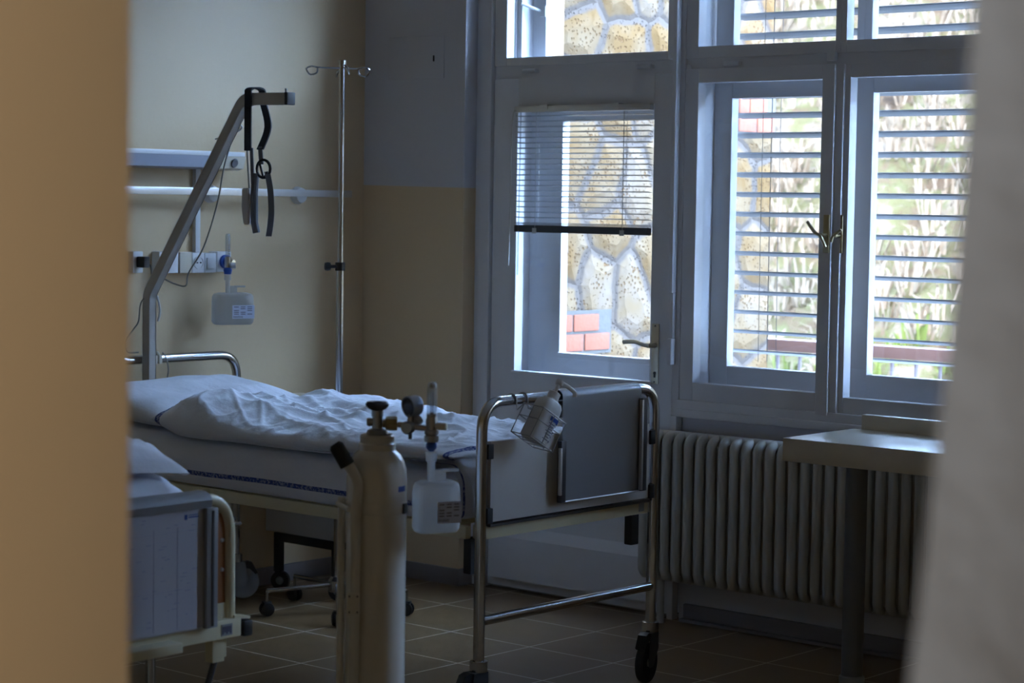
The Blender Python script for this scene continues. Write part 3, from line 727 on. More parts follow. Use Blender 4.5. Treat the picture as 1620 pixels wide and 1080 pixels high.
def puff(mid, thick, nu, nv, wrinkle, n=4, m=2, bot=.7, floor=None):
    """soft closed cloth body: mid(u,v) in [-1,1]^2 -> (point); thickness top/bottom; wrinkle(x,y,u,v) added to the top"""
    mb = MB(); mb.uv = mb.b.loops.layers.uv.new('UVMap')
    def edge(t): return max(0., 1 - abs(t) ** n) ** (1 / m)
    sp = lambda i, k: math.sin((i / k * 2 - 1) * PI / 2) * .35 + (i / k * 2 - 1) * .65
    top, botm = [], []
    for i in range(nu + 1):
        u = sp(i, nu); a, b = [], []
        for j in range(nv + 1):
            v = sp(j, nv); p = V(mid(u, v)); e = edge(u) * edge(v)
            h = thick(u, v) * e; w = wrinkle(p, u, v) * min(1, e * 1.6)
            tz, bz = p.z + h + w, p.z - h * bot
            if floor: fz = floor(p.x, p.y); bz = max(bz, fz); tz = max(tz, fz + (.004 if e > 0 else 0))
            t = mb.b.verts.new((p.x, p.y, tz)); a.append(t)
            if i in (0, nu) or j in (0, nv): b.append(t)
            else: b.append(mb.b.verts.new((p.x, p.y, bz)))
        top.append(a); botm.append(b)
    for i in range(nu):
        for j in range(nv):
            for g, fl_ in ((top, 0), (botm, 1)):
                q = [g[i][j], g[i + 1][j], g[i + 1][j + 1], g[i][j + 1]]; cc = [(i, j), (i + 1, j), (i + 1, j + 1), (i, j + 1)]
                if fl_: q.reverse(); cc.reverse()
                try: f = mb.b.faces.new(q)
                except ValueError: continue
                for l, (a, b) in zip(f.loops, cc): l[mb.uv].uv = (abs(sp(a, nu)) if 1 else 0, abs(sp(b, nv)))
    return mb
# pillow at the head
pm = puff(lambda u, v: (4.90 + u * .375, 5.645 + v * .235, .775 + .02 * v), lambda u, v: .078 + .015 * v, 60, 50,
          lambda p, u, v: .008 * ridged((p.x * 2 + p.y, p.y * 3, 1.3), 2) + .006 * wr((p.x * 9, p.y * 6, 4)), 3.4, 2, .62, lambda x, y: .7285 + max(0, y - 5.25) * .06)
po = pm.build('pillow', 'linen', None, (4.9, 5.62, .75), angle=80); tag(po, 'plump white pillow at the head of the bed by the window wall', 'pillow')
# duvet
def dmid(u, v):
    y = 4.725 + v * .655
    x = 4.903 + u * .432
    z = .752 + .008 * max(0, v) + .008 * math.sin(u * 2.2 + v * 3) - .012 * u
    return (x - .010 * math.sin(3 * v), y - .03 * u * max(0, v), z)
def dthick(u, v):
    return .046 + .004 * v + (.036 - .014 * u) * math.exp(-((v - .82) / .24) ** 2)
def fold(p, ang, sc, seed, st=2.2):
    """sharp crease field running along direction ang"""
    c, s_ = math.cos(ang), math.sin(ang); a = p.x * c + p.y * s_; b = -p.x * s_ + p.y * c
    b += .09 * noise.noise(V((p.x * 3, p.y * 3, seed)))
    n = 1 - abs(noise.noise(V((a * sc * .28, b * sc, seed * 3.7)))) * 2.2
    return max(0, n) ** st
def dwr(p, u, v):
    m = .35 + .65 * max(0, min(1, (v + .8)))
    w = m * (.026 * fold(p, .75, 4.2, 1.1, 1.8) + .022 * fold(p, -.9, 4.8, 2.3, 1.8) + .012 * fold(p, 1.3, 8, 4.1, 1.7) + .007 * fold(p, .2, 13, 6.1)) + .010 * (1 - m * .6) * fold(p, 1.75, 11, 5.2, 1.5) + .0075 * fold(p, .9, 12, 7.7, 2.6) + .006 * fold(p, -.5, 15, 8.8, 2.6) + .009 * wr((p.x * 4, p.y * 4, 2))
    return w * .8 - .016
do = puff(dmid, dthick, 150, 210, dwr, 6, 2, .9, lambda x, y: .7288 + max(0, y - 5.25) * .06).build('duvet', 'duvet', None, (4.9, 4.8, .75), angle=80)
tag(do, 'crumpled white duvet spread over the bed by the window wall', 'duvet')
# its foot end folds down over the mattress in layers
for k in range(7):
    o = .0052 * k; r = .055 + o
    pr_ = [(4.74 - .05 * k, .739 + o * .30), (4.36, .741 + o * .6), (4.15, .736 + o)]
    pr_ += [(4.103 - o * .0 + math.cos(t) * r * .86, .682 + math.sin(t) * r) for t in [PI / 2 + i * PI / 2 / 7 for i in range(8)]]
    pr_ += [(4.100 - r * .86, .63), (4.104 - r * .84, .602), (4.108 - r * .62, .592)]
    pr_ = [q.yz for q in spline([(0, a, b) for a, b in pr_], 4)]
    n_ = len(pr_) - 1; g = MB()
    def lay(u, v, pr_=pr_, k=k, n_=n_):
        a, b = pr_[min(n_, int(round(v * n_)))]; x = 4.482 + .003 * k + u * .826
        wv = .0035 * wr((x * 7, a * 9, k * 5.1)) if v < .75 else 0
        return V((x + .008 * wr((a * 9, b * 9, k)) * (1 - 2 * u), a, b + wv))
    g.grid(lay, 60, n_); bmesh.ops.solidify(g.b, geom=g.b.faces[:], thickness=-.003)
    g.build('folded_layer', 'hemmed' if k in (2,) else 'duvet_plain', do, angle=80)

# chart holder hooked over the footboard
ch = thing('chart_holder', (5.03, FY - .03, .62), 'grey metal chart holder hooked over the chrome footboard rail', 'chart holder')
yy = FY - .028
prf = [(yy, .617), (yy, .905)] + [(FY + math.cos(a) * .028, .930 + math.sin(a) * .021) for a in [PI - i * PI / 8 for i in range(9)]] + [(FY + .028, .86)]
mb = MB(); a = mb.ring([(4.84, p, q) for p, q in prf]); b = mb.ring([(5.222, p, q) for p, q in prf])
for i in range(len(prf) - 1): mb.b.faces.new((a[i], a[i + 1], b[i + 1], b[i]))
bmesh.ops.solidify(mb.b, geom=mb.b.faces[:], thickness=.002); mb.build('metal_sheet', 'sheet_metal', ch)
B('side_channel', 'dark_metal', (4.824, yy - .012, .617), (4.846, yy + .004, .80), ch, .002)
B('side_channel', 'dark_metal', (5.212, yy - .014, .617), (5.238, yy + .004, .905), ch, .002)
B('channel_edge', 'alu', (5.208, yy - .016, .62), (5.216, yy - .004, .90), ch, .001)
B('channel_edge', 'alu', (4.818, yy - .014, .64), (4.826, yy - .004, .78), ch, .001)
T('bottom_edge', 'alu', [(4.84, yy - .002, .617), (5.225, yy - .002, .617)], .003, ch, 8)

# wire basket and sanitizer bottle tilted on the footboard
bk = thing('wire_basket', (4.75, FY - .04, .93), 'tilted wire basket hanging from the footboard rail', 'basket')
tilt = math.radians(31)
ax = V((math.cos(tilt) * .96, -.28, -math.sin(tilt) * 0)).normalized()
# basket frame: axis 'uz' leans to the right going up
uz = V((math.sin(tilt) * .93, -.12, math.cos(tilt))).normalized()
ux = V((math.cos(tilt), -.05, -math.sin(tilt))); ux = (ux - uz * ux.dot(uz)).normalized(); uy = uz.cross(ux)   # ux along the long side, uy away from the camera
BO = V((4.645, FY - .075, .816))       # basket centre bottom
def bp(a, b, c): return BO + ux * a + uy * b + uz * c
g = MB(); wa, wb, hh = .054, .040, .092
for c in (.0, .055, hh):
    g.tube([bp(-wa, -wb, c), bp(wa, -wb, c), bp(wa, wb, c), bp(-wa, wb, c)], .0017, 8, closed=True)
for (a, b) in ((-wa, -wb), (0, -wb), (wa, -wb), (wa, 0), (wa, wb), (0, wb), (-wa, wb), (-wa, 0)): g.tube([bp(a, b, 0), bp(a, b, hh)], .0015, 8)
for a in (-.026, 0, .026): g.tube([bp(a, -wb, 0), bp(a, wb, 0)], .0013, 8)
g.build('basket', 'steel', bk)
for hx in (4.64, 4.69):
    top = [V((hx, FY + math.cos(t) * .0195, .930 + math.sin(t) * .0195)) for t in [.2 + i * (PI - .1) / 8 for i in range(9)]]
    MB().tube([*top, V((hx, FY - .022, .905)), bp(-wa + (.045 if hx > 4.67 else 0.0), wb, hh)], .0024, 8).build('hook', 'steel', bk)
sb = thing('sanitizer_bottle', BO, 'white pump sanitizer bottle leaning in the wire basket', 'bottle')
def sup(w_, d_, c, e=.55, n=28):
    return [bp(math.copysign(abs(math.cos(2 * PI * j / n)) ** e, math.cos(2 * PI * j / n)) * w_, math.copysign(abs(math.sin(2 * PI * j / n)) ** e, math.sin(2 * PI * j / n)) * d_, c) for j in range(n)]
g = MB(); g.skin([g.ring(sup(w_, d_, c)) for w_, d_, c in ((.033, .026, .003), (.037, .031, .008), (.038, .032, .02), (.038, .032, .108), (.036, .031, .122), (.030, .027, .131), (.019, .019, .135), (.017, .017, .139))]); g.build('body', 'pump', sb)
MB().lathe([(.018, .137), (.018, .159), (.014, .161)], bp(0, 0, 0), uz).build('collar', 'pump', sb)
g = MB(); g.lathe([(.0055, .160), (.0055, .184), (.011, .185), (.0125, .193), (.011, .199)], bp(0, 0, 0), uz)
d = (ux * 1 - V((0, .25, 0))).normalized()
g.tube(spline([bp(0, 0, .193), bp(0, 0, .194) + d * .03, bp(0, 0, .190) + d * .058, bp(0, 0, .178) + d * .066]), .0065, 10)
g.build('pump_head', 'pump', sb)
MB().rbox(bp(.014, -.0328, .082), (.034, .0006, .012), (ux, uy, uz)).rbox(bp(.0388, -.006, .082), (.0006, .036, .012), (ux, uy, uz)).build('brand_label', 'blue_ink', sb)
g = MB()
for k in range(7): g.rbox(bp(.014, -.0328, .068 - k * .008), (.032 - (k % 3) * .007, .0005, .002), (ux, uy, uz)); g.rbox(bp(.0388, -.006, .068 - k * .008), (.0005, .034 - (k % 2) * .01, .002), (ux, uy, uz))
g.build('label_print', 'ink', sb)

# ------------------------------------------------------------------ lifting pole with strap
tp = thing('lifting_pole', (4.88, 5.92, .5), 'bent grey lifting pole rising from the head of the bed', 'lifting pole')
PX = 4.88
def sqsweep(pts, w, h):
    mb = MB(); pts = [V(p) for p in pts]; rings = []
    for i, p in enumerate(pts):
        d = (pts[min(i + 1, len(pts) - 1)] - pts[max(i - 1, 0)]).normalized(); s_ = V((1, 0, 0)); n = s_.cross(d)
        q = []
        for a, b in ((-1, -1), (1, -1), (1, 1), (-1, 1)):
            for da, db in ((.9, 1), (1, .9)) if a * b > 0 else ((1, .9), (.9, 1)):
                q.append(p + s_ * a * da * w / 2 + n * b * db * h / 2)
        rings.append(mb.ring(q))
    return mb.skin(rings)
pp = rounded([(PX, 5.913, .42), (PX, 5.913, 1.155), (PX, 5.415, 1.835), (PX, 5.20, 1.832)], .07, 8)
sqsweep(pp, .034, .04).build('pole_tube', 'pole', tp)
B('end_cap', 'black', (PX - .019, 5.190, 1.811), (PX + .019, 5.204, 1.853), tp, .003)
T('stop_pin', 'steel', [(PX, 5.215, 1.85), (PX, 5.215, 1.866)], .004, tp, 8)
MB().box((PX - .03, 5.89, .47), (PX + .03, 5.932, .56), .004).build('socket_clamp', 'dark_metal', tp)
T('cable', 'cable', spline([(PX + .02, 5.47, 1.77), (PX + .03, 5.55, 1.62), (PX + .04, 5.60, 1.48), (PX + .05, 5.68, 1.33), (PX + .05, 5.76, 1.235), (PX + .05, 5.775, 1.19), (PX + .03, 5.81, 1.195), (PX + .02, 5.85, 1.21)]), .0028, tp, 8)
T('cable', 'cable', spline([(PX + .02, 5.89, 1.17), (PX - .02, 5.93, 1.13), (PX - .03, 5.935, 1.06), (PX - .05, 5.94, 1.03), (PX - .085, 5.94, .99), (PX - .075, 5.94, .952), (PX - .025, 5.942, .948)]), .0028, tp, 8)
T('cable', 'cable', spline([(PX + .072, 5.926, .944), (PX + .085, 5.922, .925), (PX + .093, 5.918, .885), (PX + .085, 5.915, .85)]), .0028, tp, 8)
MB().tube(spline([(PX + .02, 5.48, 1.76), (PX + .022, 5.455, 1.74), (PX + .02, 5.50, 1.72), (PX - .02, 5.545, 1.70)]), .003, 8).build('cable_tie', 'white_plastic', tp)
MB().tube(spline([(PX + .02, 5.895, 1.15), (PX + .021, 5.88, 1.10), (PX + .021, 5.89, 1.06)]), .004, 8).build('cable_tie', 'white_plastic', tp)
sp_ = thing('lifting_strap', (PX, 5.36, 1.4), 'dark webbing grab strap hanging from the end of the lifting pole', 'strap')
def strap(pts, w, name, m, t=.0025, wd=(1, .6, 0)):
    mb = MB(); pts = spline(pts, 6); W_ = V(wd).normalized(); rings = []
    for i, p in enumerate(pts):
        d = (pts[min(i + 1, len(pts) - 1)] - pts[max(i - 1, 0)]).normalized(); n = d.cross(W_).normalized()
        rings.append(mb.ring([p + W_ * w / 2 + n * t, p - W_ * w / 2 + n * t, p - W_ * w / 2 - n * t, p + W_ * w / 2 - n * t]))
    return mb.skin(rings).build(name, m, sp_)
strap([(PX - .026, 5.372, 1.66), (PX - .026, 5.372, 1.83), (PX - .024, 5.368, 1.866), (PX + .024, 5.362, 1.866), (PX + .028, 5.355, 1.82), (PX + .026, 5.33, 1.74), (PX + .005, 5.345, 1.665)], .026, 'top_loop', 'dark_webbing', .003, (.25, -1, 0))
strap([(PX - .015, 5.366, 1.67), (PX - .012, 5.362, 1.55)], .012, 'strap_tail', 'webbing', .002, (.3, -1, 0))
strap([(PX + .005, 5.345, 1.675), (PX + .005, 5.338, 1.615)], .016, 'link_strap', 'webbing', .002, (.3, -1, 0))
g = MB(); c = V((PX, 5.322, 1.60)); g.tube([c + V((.28, -.9, 0)).normalized() * math.cos(t) * .026 + V((0, 0, math.sin(t) * .03)) for t in [i * PI / 9 for i in range(18)]], .005, 8, closed=True)
g.tube([c + V((0, .02, .02)), c + V((0, .0, -.03)), c + V((0, -.02, -.01))], .004, 8); g.build('ring', 'black', sp_)
g = MB(); g.tube([(PX - .008, 5.352, 1.585), (PX - .010, 5.356, 1.52), (PX - .008, 5.356, 1.42), (PX - .004, 5.350, 1.385)], .0125, 10); g.build('grip', 'webbing', sp_)
strap([(PX + .002, 5.306, 1.59), (PX, 5.288, 1.53), (PX, 5.282, 1.46), (PX + .003, 5.29, 1.41), (PX + .01, 5.305, 1.375)], .02, 'loose_end', 'webbing', .0025, (.5, -.6, 0))
hc = thing('hand_control', (PX, 5.395, 1.41), 'grey corded hand control hanging beside the grab strap', 'hand control')
g = MB(); g.prism([(PX - .02, 5.41, 1.535), (PX - .02, 5.375, 1.535), (PX - .02, 5.372, 1.412), (PX - .02, 5.402, 1.412), (PX - .02, 5.412, 1.47)], (.04, 0, 0)); bmesh.ops.bevel(g.b, geom=g.b.edges[:], offset=.004, segments=2, affect='EDGES'); g.build('housing', 'laminate', hc)
MB().box((PX - .012, 5.3725, 1.45), (PX + .012, 5.371, 1.52), .0005).build('key_pad', 'white_plastic', hc)
T('cord', 'cable', spline([(PX, 5.392, 1.535), (PX - .01, 5.392, 1.65), (PX - .015, 5.385, 1.75), (PX - .012, 5.39, 1.805)]), .003, hc, 8)

# ------------------------------------------------------------------ infusion stand
iv = thing('infusion_stand', (5.42, 5.50, 0), 'tall chrome infusion stand on wheels behind the bed by the window', 'infusion stand')
MB().cyl((5.42, 5.50, .09), (5.42, 5.50, 1.27), .0135).build('lower_pole', 'chrome', iv)
MB().lathe([(.010, 1.27), (.010, 1.985), (.0145, 1.985), (.0145, 2.0), (.01, 2.002)], (5.42, 5.50, 0)).build('upper_pole', 'chrome', iv)
MB().lathe([(.018, 1.245), (.018, 1.275)], (5.42, 5.50, 0)).build('collar', 'black', iv)
MB().cyl((5.41, 5.50, 1.26), (5.385, 5.515, 1.26), .006).lathe([(.014, .03), (.016, .04), (.014, .048)], (5.41, 5.50, 1.26), (-.85, .5, 0)).build('collar_knob', 'black', iv)
hcn = V((5.42, 5.50, 1.972))
for k, (a, ln) in enumerate(((147, .13), (-35, .10), (235, .12), (55, .10))):
    dr = V((math.cos(math.radians(a)), math.sin(math.radians(a)), 0)); sd = V((-dr.y, dr.x, 0))
    g = MB(); g.tube(spline([hcn + dr * .008, hcn + dr * (ln - .05) , hcn + dr * (ln - .02) + V((0, 0, .004)) - sd * .008, hcn + dr * ln - V((0, 0, .006)) , hcn + dr * (ln - .012) - V((0, 0, .026)) + sd * .006, hcn + dr * (ln - .035) - V((0, 0, .02)) + sd * .008, hcn + dr * (ln - .04) - V((0, 0, .004))]), .0032, 8); g.build('hook', 'chrome', iv)
MB().lathe([(.03, .075), (.032, .085), (.032, .115), (.02, .13)], (5.42, 5.50, 0)).build('hub', 'chrome', iv)
for k in range(5):
    a = math.radians(154 + 72 * k); dr = V((math.cos(a), math.sin(a), 0)); sd = V((-dr.y, dr.x, 0)); e = V((5.42, 5.50, 0)) + dr * .265
    g = MB(); g.tube([V((5.42, 5.50, .10)) + dr * .02, e + V((0, 0, .092))], .008, 10); g.cyl(e + V((0, 0, .094)), e + V((0, 0, .05)), .005, seg=10)
    leg = g.build('base_leg', 'chrome', iv)
    w = MB()
    for s_ in (-1, 1): w.lathe([(.012, 0), (.024, .001), (.026, .006), (.024, .014), (.01, .018)], e + V((0, 0, .026)) + sd * s_ * .004, sd * s_, 22)
    w.rbox(e + V((0, 0, .048)), (.03, .03, .012), (dr, sd, (0, 0, 1)), .003); w.build('twin_wheel', 'black', leg)

# ------------------------------------------------------------------ bedside cabinet in the corner
ns = thing('bedside_cabinet', (5.65, 5.8, 0), 'bedside cabinet on black wheeled frame in the corner behind the bed', 'cabinet')
B('top', 'ivory', (5.462, 5.465, .722), (5.75, 6.05, .745), ns, .004)
B('body', 'laminate', (5.555, 5.60, .225), (5.75, 6.03, .722), ns, .002)
B('drawer_front', 'white_plastic', (5.56, 5.475, .60), (5.74, 5.49, .72), ns, .002)
B('drawer_box', 'brown', (5.49, 5.49, .60), (5.74, 5.60, .712), ns)
B('lower_door', 'laminate', (5.56, 5.585, .23), (5.745, 5.60, .595), ns, .002)
fr = MB(); LG = ((5.56, 5.645), (5.56, 5.96), (5.74, 5.645))
for x, y in LG: fr.box((x - .014, y - .014, .075), (x + .014, y + .014, .225))
fr.box((5.546, 5.645, .193), (5.574, 5.96, .226)); fr.box((5.56, 5.631, .193), (5.74, 5.659, .226))
fr.build('frame', 'black', ns)
for x, y in LG:
    if 1:
        w = MB().lathe([(.014, -.012), (.036, -.012), (.038, -.006), (.038, .006), (.036, .012), (.014, .012)], (x + .01, y, .038), (1, .5, 0), 24); w.box((x - .01, y - .012, .06), (x + .014, y + .012, .08)); o = w.build('wheel', 'black', ns)
        MB().lathe([(.016, .0125), (.012, .018), (.003, .02)], (x + .01, y, .038), (-.9, -.45, 0), 16).build('wheel_cap', 'steel', o)

# ------------------------------------------------------------------ oxygen cylinder on its trolley
OC = V((3.49, 3.415, 0))
oc = thing('oxygen_cylinder', (OC.x, OC.y, .12), 'tall white oxygen cylinder standing between the two beds', 'gas cylinder')
MB().lathe([(.05, .115), (.066, .12), (.0695, .14), (.0695, .865), (.068, .885), (.063, .903), (.055, .917), (.045, .926), (.040, .931)], OC, seg=48).build('body', 'cyl', oc)
MB().lathe([(.043, .927), (.043, .942), (.039, .945), (.039, .960), (.036, .964), (.028, .964)], OC, seg=40).build('neck_collar', 'cyl', oc)
# little blue mark on the shoulder side
a0 = math.atan2(rt.y, rt.x) - .72
g = MB(); rr = .0700
def cylpt(a, z, r=rr): return V((OC.x + math.cos(a) * r, OC.y + math.sin(a) * r, z))
rs = [[cylpt(a0 + .42 * k / 6, .836), cylpt(a0 + .42 * k / 6, .849)] for k in range(7)]
g.skin([g.ring(r) for r in rs], False, False); g.build('blue_sticker', 'blue_ink', oc)
va = thing('cylinder_valve', (OC.x, OC.y, .976), 'brass cylinder valve with dark hand wheel on top of the white cylinder', 'valve')
MB().lathe([(.026, .965), (.022, .974), (.012, .978), (.012, 1.004), (.0135, 1.006), (.0135, 1.018), (.008, 1.022)], OC).build('valve_body', 'steel', va)
MB().lathe([(.008, -.005), (.010, -.02), (.008, -.024)], OC + V((0, 0, .992)), rt).build('safety_plug', 'steel', va)
g = MB(); n = 40; g.skin([g.ring([OC + V((math.cos(2 * PI * j / n), math.sin(2 * PI * j / n), 0)) * r * (1 + .05 * math.cos(10 * PI * j / n)) + V((0, 0, z)) for j in range(n)]) for r, z in ((.012, 1.019), (.020, 1.023), (.0255, 1.029), (.0265, 1.034), (.023, 1.039), (.012, 1.038), (.009, 1.034))]); g.build('hand_wheel', 'dark_metal', va)
RG = thing('pressure_regulator', OC + V((0, 0, .992)) + rt * .03, 'pressure regulator with round gauge and clear flow tube on the cylinder valve', 'regulator')
bk_ = fw.copy(); bk_.z = 0; bk_.normalize()
def rp(a, b, z): return OC + rt * a - bk_ * b + V((0, 0, z))
zc = .985
MB().lathe([(.010, .0125), (.010, .018), (.0155, .02), (.0165, .026), (.0165, .042), (.015, .046)], rp(0, 0, zc + .004), rt, 8).build('union_nut', 'brass', RG)
MB().cyl(rp(.044, 0, zc + .002), rp(.066, 0, zc), .0065).cyl(rp(.075, 0, zc - .002), rp(.118, 0, zc - .006), .007).build('pipe', 'steel', RG)
MB().lathe([(.004, -.016), (.014, -.014), (.0155, -.006), (.0155, .012), (.012, .018), (.012, .022)], rp(.072, .0, zc - .004), -bk_ + rt * -.2, 24).build('regulator_body', 'steel', RG)
MB().lathe([(.004, .0), (.011, .002), (.0135, .012), (.012, .016), (.004, .02)], rp(.086, -.006, zc + .008), bk_ * .5 + rt * .6 + V((0, 0, .5)), 24).build('bonnet', 'alu', RG)
MB().cyl(rp(.076, .0, zc - .018), rp(.076, 0, zc - .031), .0042).build('relief_pin', 'dark_metal', RG)
gd = (-bk_ * .62 - rt * .72 + V((0, 0, -.12))).normalized(); gc = rp(.080, 0, zc + .045)
ga = MB().lathe([(.006, -.018), (.022, -.016), (.0235, -.012), (.0235, .006), (.0245, .007), (.0245, .013), (.0215, .013), (.0215, .010)], gc, gd, 36).build('gauge', 'steel', RG)
MB().lathe([(.021, .0102), (.005, .0106)], gc, gd, 28).build('dial', 'dark_metal', ga)
MB().cyl(rp(.076, 0, zc + .008), rp(.078, 0, zc + .026), .008, .0065).build('gauge_stem', 'steel', RG)
fb = rp(.125, 0, 0)
MB().lathe([(.0145, .948), (.0165, .951), (.0165, .962), (.0135, .964), (.0165, .967), (.0165, .974), (.013, .976), (.013, 1.0), (.0115, 1.004), (.0115, 1.012)], fb, seg=18).build('flow_block', 'steel', RG)
MB().lathe([(.0118, 1.006), (.0118, 1.078), (.009, 1.085), (.003, 1.088)], fb).build('flow_tube', 'clear', RG)
MB().lathe([(.009, 1.074), (.0085, 1.081), (.004, 1.0855)], fb + rt * .001).build('tube_top', 'white_plastic', RG)
MB().lathe([(.0045, 1.006), (.0045, 1.072)], fb).build('inner_tube', 'clear', RG)
MB().lathe([(.004, 1.008), (.005, 1.012), (.003, 1.016)], fb).build('float', 'black', RG)
MB().lathe([(.006, .01), (.008, .012), (.0085, .02), (.0085, .036), (.006, .038)], fb + V((0, 0, .985)), rt * .95 - bk_ * .4, 16).build('flow_knob', 'ivory', RG)
MB().lathe([(.006, .926), (.0125, .934), (.012, .944), (.008, .948)], fb).build('outlet_nut', 'blue', RG)
hb = humid_bottle('humidifier_bottle', fb + V((0, 0, .924)), rt * .9 + bk_ * .43, .108, .185, .058, 'half full water bottle with small label hanging from the cylinder regulator', .55)
tr = thing('cylinder_trolley', (OC.x - .02, OC.y, 0), 'white two-tube cylinder trolley with black handle grip', 'trolley')
LB = -rt
def tp3(a, b, z): return OC + rt * a - bk_ * b + V((0, 0, z))
T('pole', 'trolley', rounded([tp3(-.046, .074, .08), tp3(-.042, .074, .80), tp3(-.037, .074, .865), tp3(-.067, .074, .912)], .06, 8), .0125, tr, 16)
MB().tube([tp3(-.062, .074, .900), tp3(-.087, .075, .943), tp3(-.091, .075, .949)], [.0175, .0175, .012], 16).build('grip', 'rubber', tr)
T('rear_strip', 'trolley', [tp3(-.081, -.01, .08), tp3(-.081, -.01, .815)], .009, tr, 12)
MB().rbox(tp3(-.044, .0885, .585), (.028, .004, .05), (rt, bk_, (0, 0, 1)), .001).build('bracket_plate', 'trolley', tr)
for s_ in (-1, 1):
    for z in (.567, .603): MB().cyl(tp3(-.044 + s_ * .009, .0905, z), tp3(-.044 + s_ * .009, .093, z), .0022, seg=8).build('bolt', 'dark_metal', tr)
MB().lathe([(.0702, .785), (.0716, .787), (.0716, .810), (.0702, .812), (.0702, .785)], OC, seg=48, cap=False).build('band', 'cyl', tr)
MB().rbox(cylpt(a0 + .31, .797, .0735), (.006, .016, .024), ((math.cos(a0 + .31), math.sin(a0 + .31), 0), (-math.sin(a0 + .31), math.cos(a0 + .31), 0), (0, 0, 1)), .001).build('buckle', 'black', tr)
MB().tube([tp3(-.090, -.014, .80), tp3(-.058, .080, .80)], .006, 10).build('cross_link', 'trolley', tr)
MB().lathe([(.0125, .775), (.0135, .778), (.0135, .80), (.0125, .805)], tp3(-.043, .074, 0)).build('clamp_collar', 'trolley', tr)
MB().lathe([(.075, .10), (.078, .1), (.078, .16), (.075, .16), (.075, .112), (.0, .112)], OC, seg=36, cap=False).build('base_cup', 'trolley', tr)
T('axle', 'steel', [tp3(-.13, -.09, .06), tp3(.13, -.09, .06)], .007, tr)
T('toe_bar', 'trolley', rounded([tp3(-.08, -.09, .06), tp3(-.08, .08, .07), tp3(.08, .08, .07), tp3(.08, -.09, .06)], .03), .01, tr)
for s_ in (-1, 1): MB().lathe([(.02, -.014), (.052, -.016), (.06, -.012), (.06, .012), (.052, .016), (.02, .014)], tp3(s_ * .115, -.09, .06), rt, 28).build('wheel', 'rubber', tr)

# ------------------------------------------------------------------ cream bed in the left foreground
EY = 3.77
eb = thing('hospital_bed', (2.92, 4.7, 0), 'cream enamelled hospital bed with brown end panel in the left foreground', 'bed')
EX0, EX1 = 2.46, 3.357
g = rounded([(EX0, EY, .50), (EX0, EY, .797), (EX1 - .002, EY, .797), (EX1, EY, .50)], .09, 10)
T('footboard_tube', 'cream', g, .0145, eb, 16)
B('end_panel', 'brown', (EX0 + .02, EY - .002, .535), (EX1 - .012, EY + .010, .76), eb, .002)
B('lower_panel', 'cream', (EX0 + .02, EY - .004, .503), (EX1 - .01, EY + .012, .545), eb)
for z in (.625, .695): MB().lathe([(.005, 0), (.004, .004)], (EX1 - .026, EY - .003, z), (0, -1, 0), 12).build('bolt', 'alu', eb)
B('end_rail', 'cream', (EX0 - .02, EY - .02, .462), (EX1 + .022, EY + .035, .508), eb, .004)
B('step_bar', 'cream', (EX0 + .05, EY - .07, .462), (EX1 - .20, EY - .02, .485), eb, .003)
lbp = B('rating_plate', 'grey_plastic', (EX1 - .042, EY - .0215, .470), (EX1 - .008, EY - .020, .497), eb)
g = MB()
for k in range(5): g.box((EX1 - .039 + k * .006, EY - .0222, .474 + (k % 2) * .004), (EX1 - .035 + k * .006, EY - .0215, .492))
g.build('plate_print', 'ink', lbp)
MB().box((EX1 + .030, EY - .022, .458), (EX1 + .058, EY + .008, .497), .006).build('bumper', 'black', eb)
MB().prism([(EX1 + .0, EY - .02, .508), (EX1 + .05, EY - .02, .500), (EX1 + .05, EY + .01, .500), (EX1 + .0, EY + .03, .508)], (0, 0, .006)).build('bumper_bracket', 'cream', eb)
T('locking_pin', 'chrome', [(EX1 + .01, EY, .726), (EX1 + .032, EY - .004, .729)], .004, eb, 10)
B('side_rail', 'cream', (EX1 - .06, EY + .03, .46), (EX1 - .03, 5.75, .505), eb, .003)
B('side_rail', 'cream', (EX0 + .03, EY + .03, .46), (EX0 + .06, 5.75, .505), eb, .003)
g = rounded([(EX0, 5.77, .30), (EX0, 5.77, .90), (EX1, 5.77, .90), (EX1, 5.77, .30)], .09, 8); T('headboard_tube', 'cream', g, .0145, eb, 14)
B('head_panel', 'brown', (EX0 + .02, 5.765, .5), (EX1 - .02, 5.777, .86), eb)
B('socket_post', 'cream', (EX1 - .055, EY - .005, .405), (EX1 - .018, EY + .022, .462), eb, .002)
B('socket_post', 'cream', (EX1 - .010, EY + .012, .41), (EX1 + .004, EY + .03, .462), eb, .002)
g = [(EX1 - .155, EY + .10, .45), (EX1 - .155, EY + .10, 0.02)]; T('support_leg', 'chrome', g, .012, eb)
T('gas_strut', 'dark_metal', [(EX1 - .03, EY + .01, .42), (EX1 - .075, EY + .03, .25), (EX1 - .09, EY + .04, .12)], .008, eb)
B('scissor_arm', 'cream', (2.97, EY + .04, .05), (3.005, EY + .07, .462), eb, .003)
MB().rbox((3.14, EY + .10, .30), (.035, .02, .38), ((.8, 0, .6), (0, 1, 0), (-.6, 0, .8)), .003).build('scissor_arm', 'cream', eb)
MB().rbox((2.90, EY + .06, .28), (.035, .02, .42), ((.97, 0, .22), (0, 1, 0), (-.22, 0, .97)), .003).build('scissor_arm', 'cream', eb)
MB().rbox((3.13, EY + .3, .24), (.02, .02, .48), ((.97, 0, .25), (0, 1, 0), (-.25, 0, .97)), .003).build('scissor_rod', 'dark_metal', eb)
for x in (EX0 + .05, EX1 - .155):
    for y in (EY + .10, 5.6): MB().lathe([(.02, -.014), (.045, -.014), (.05, 0), (.045, .014), (.02, .014)], (x, y, .05), (1, 0, 0), 24).build('wheel', 'rubber', eb)
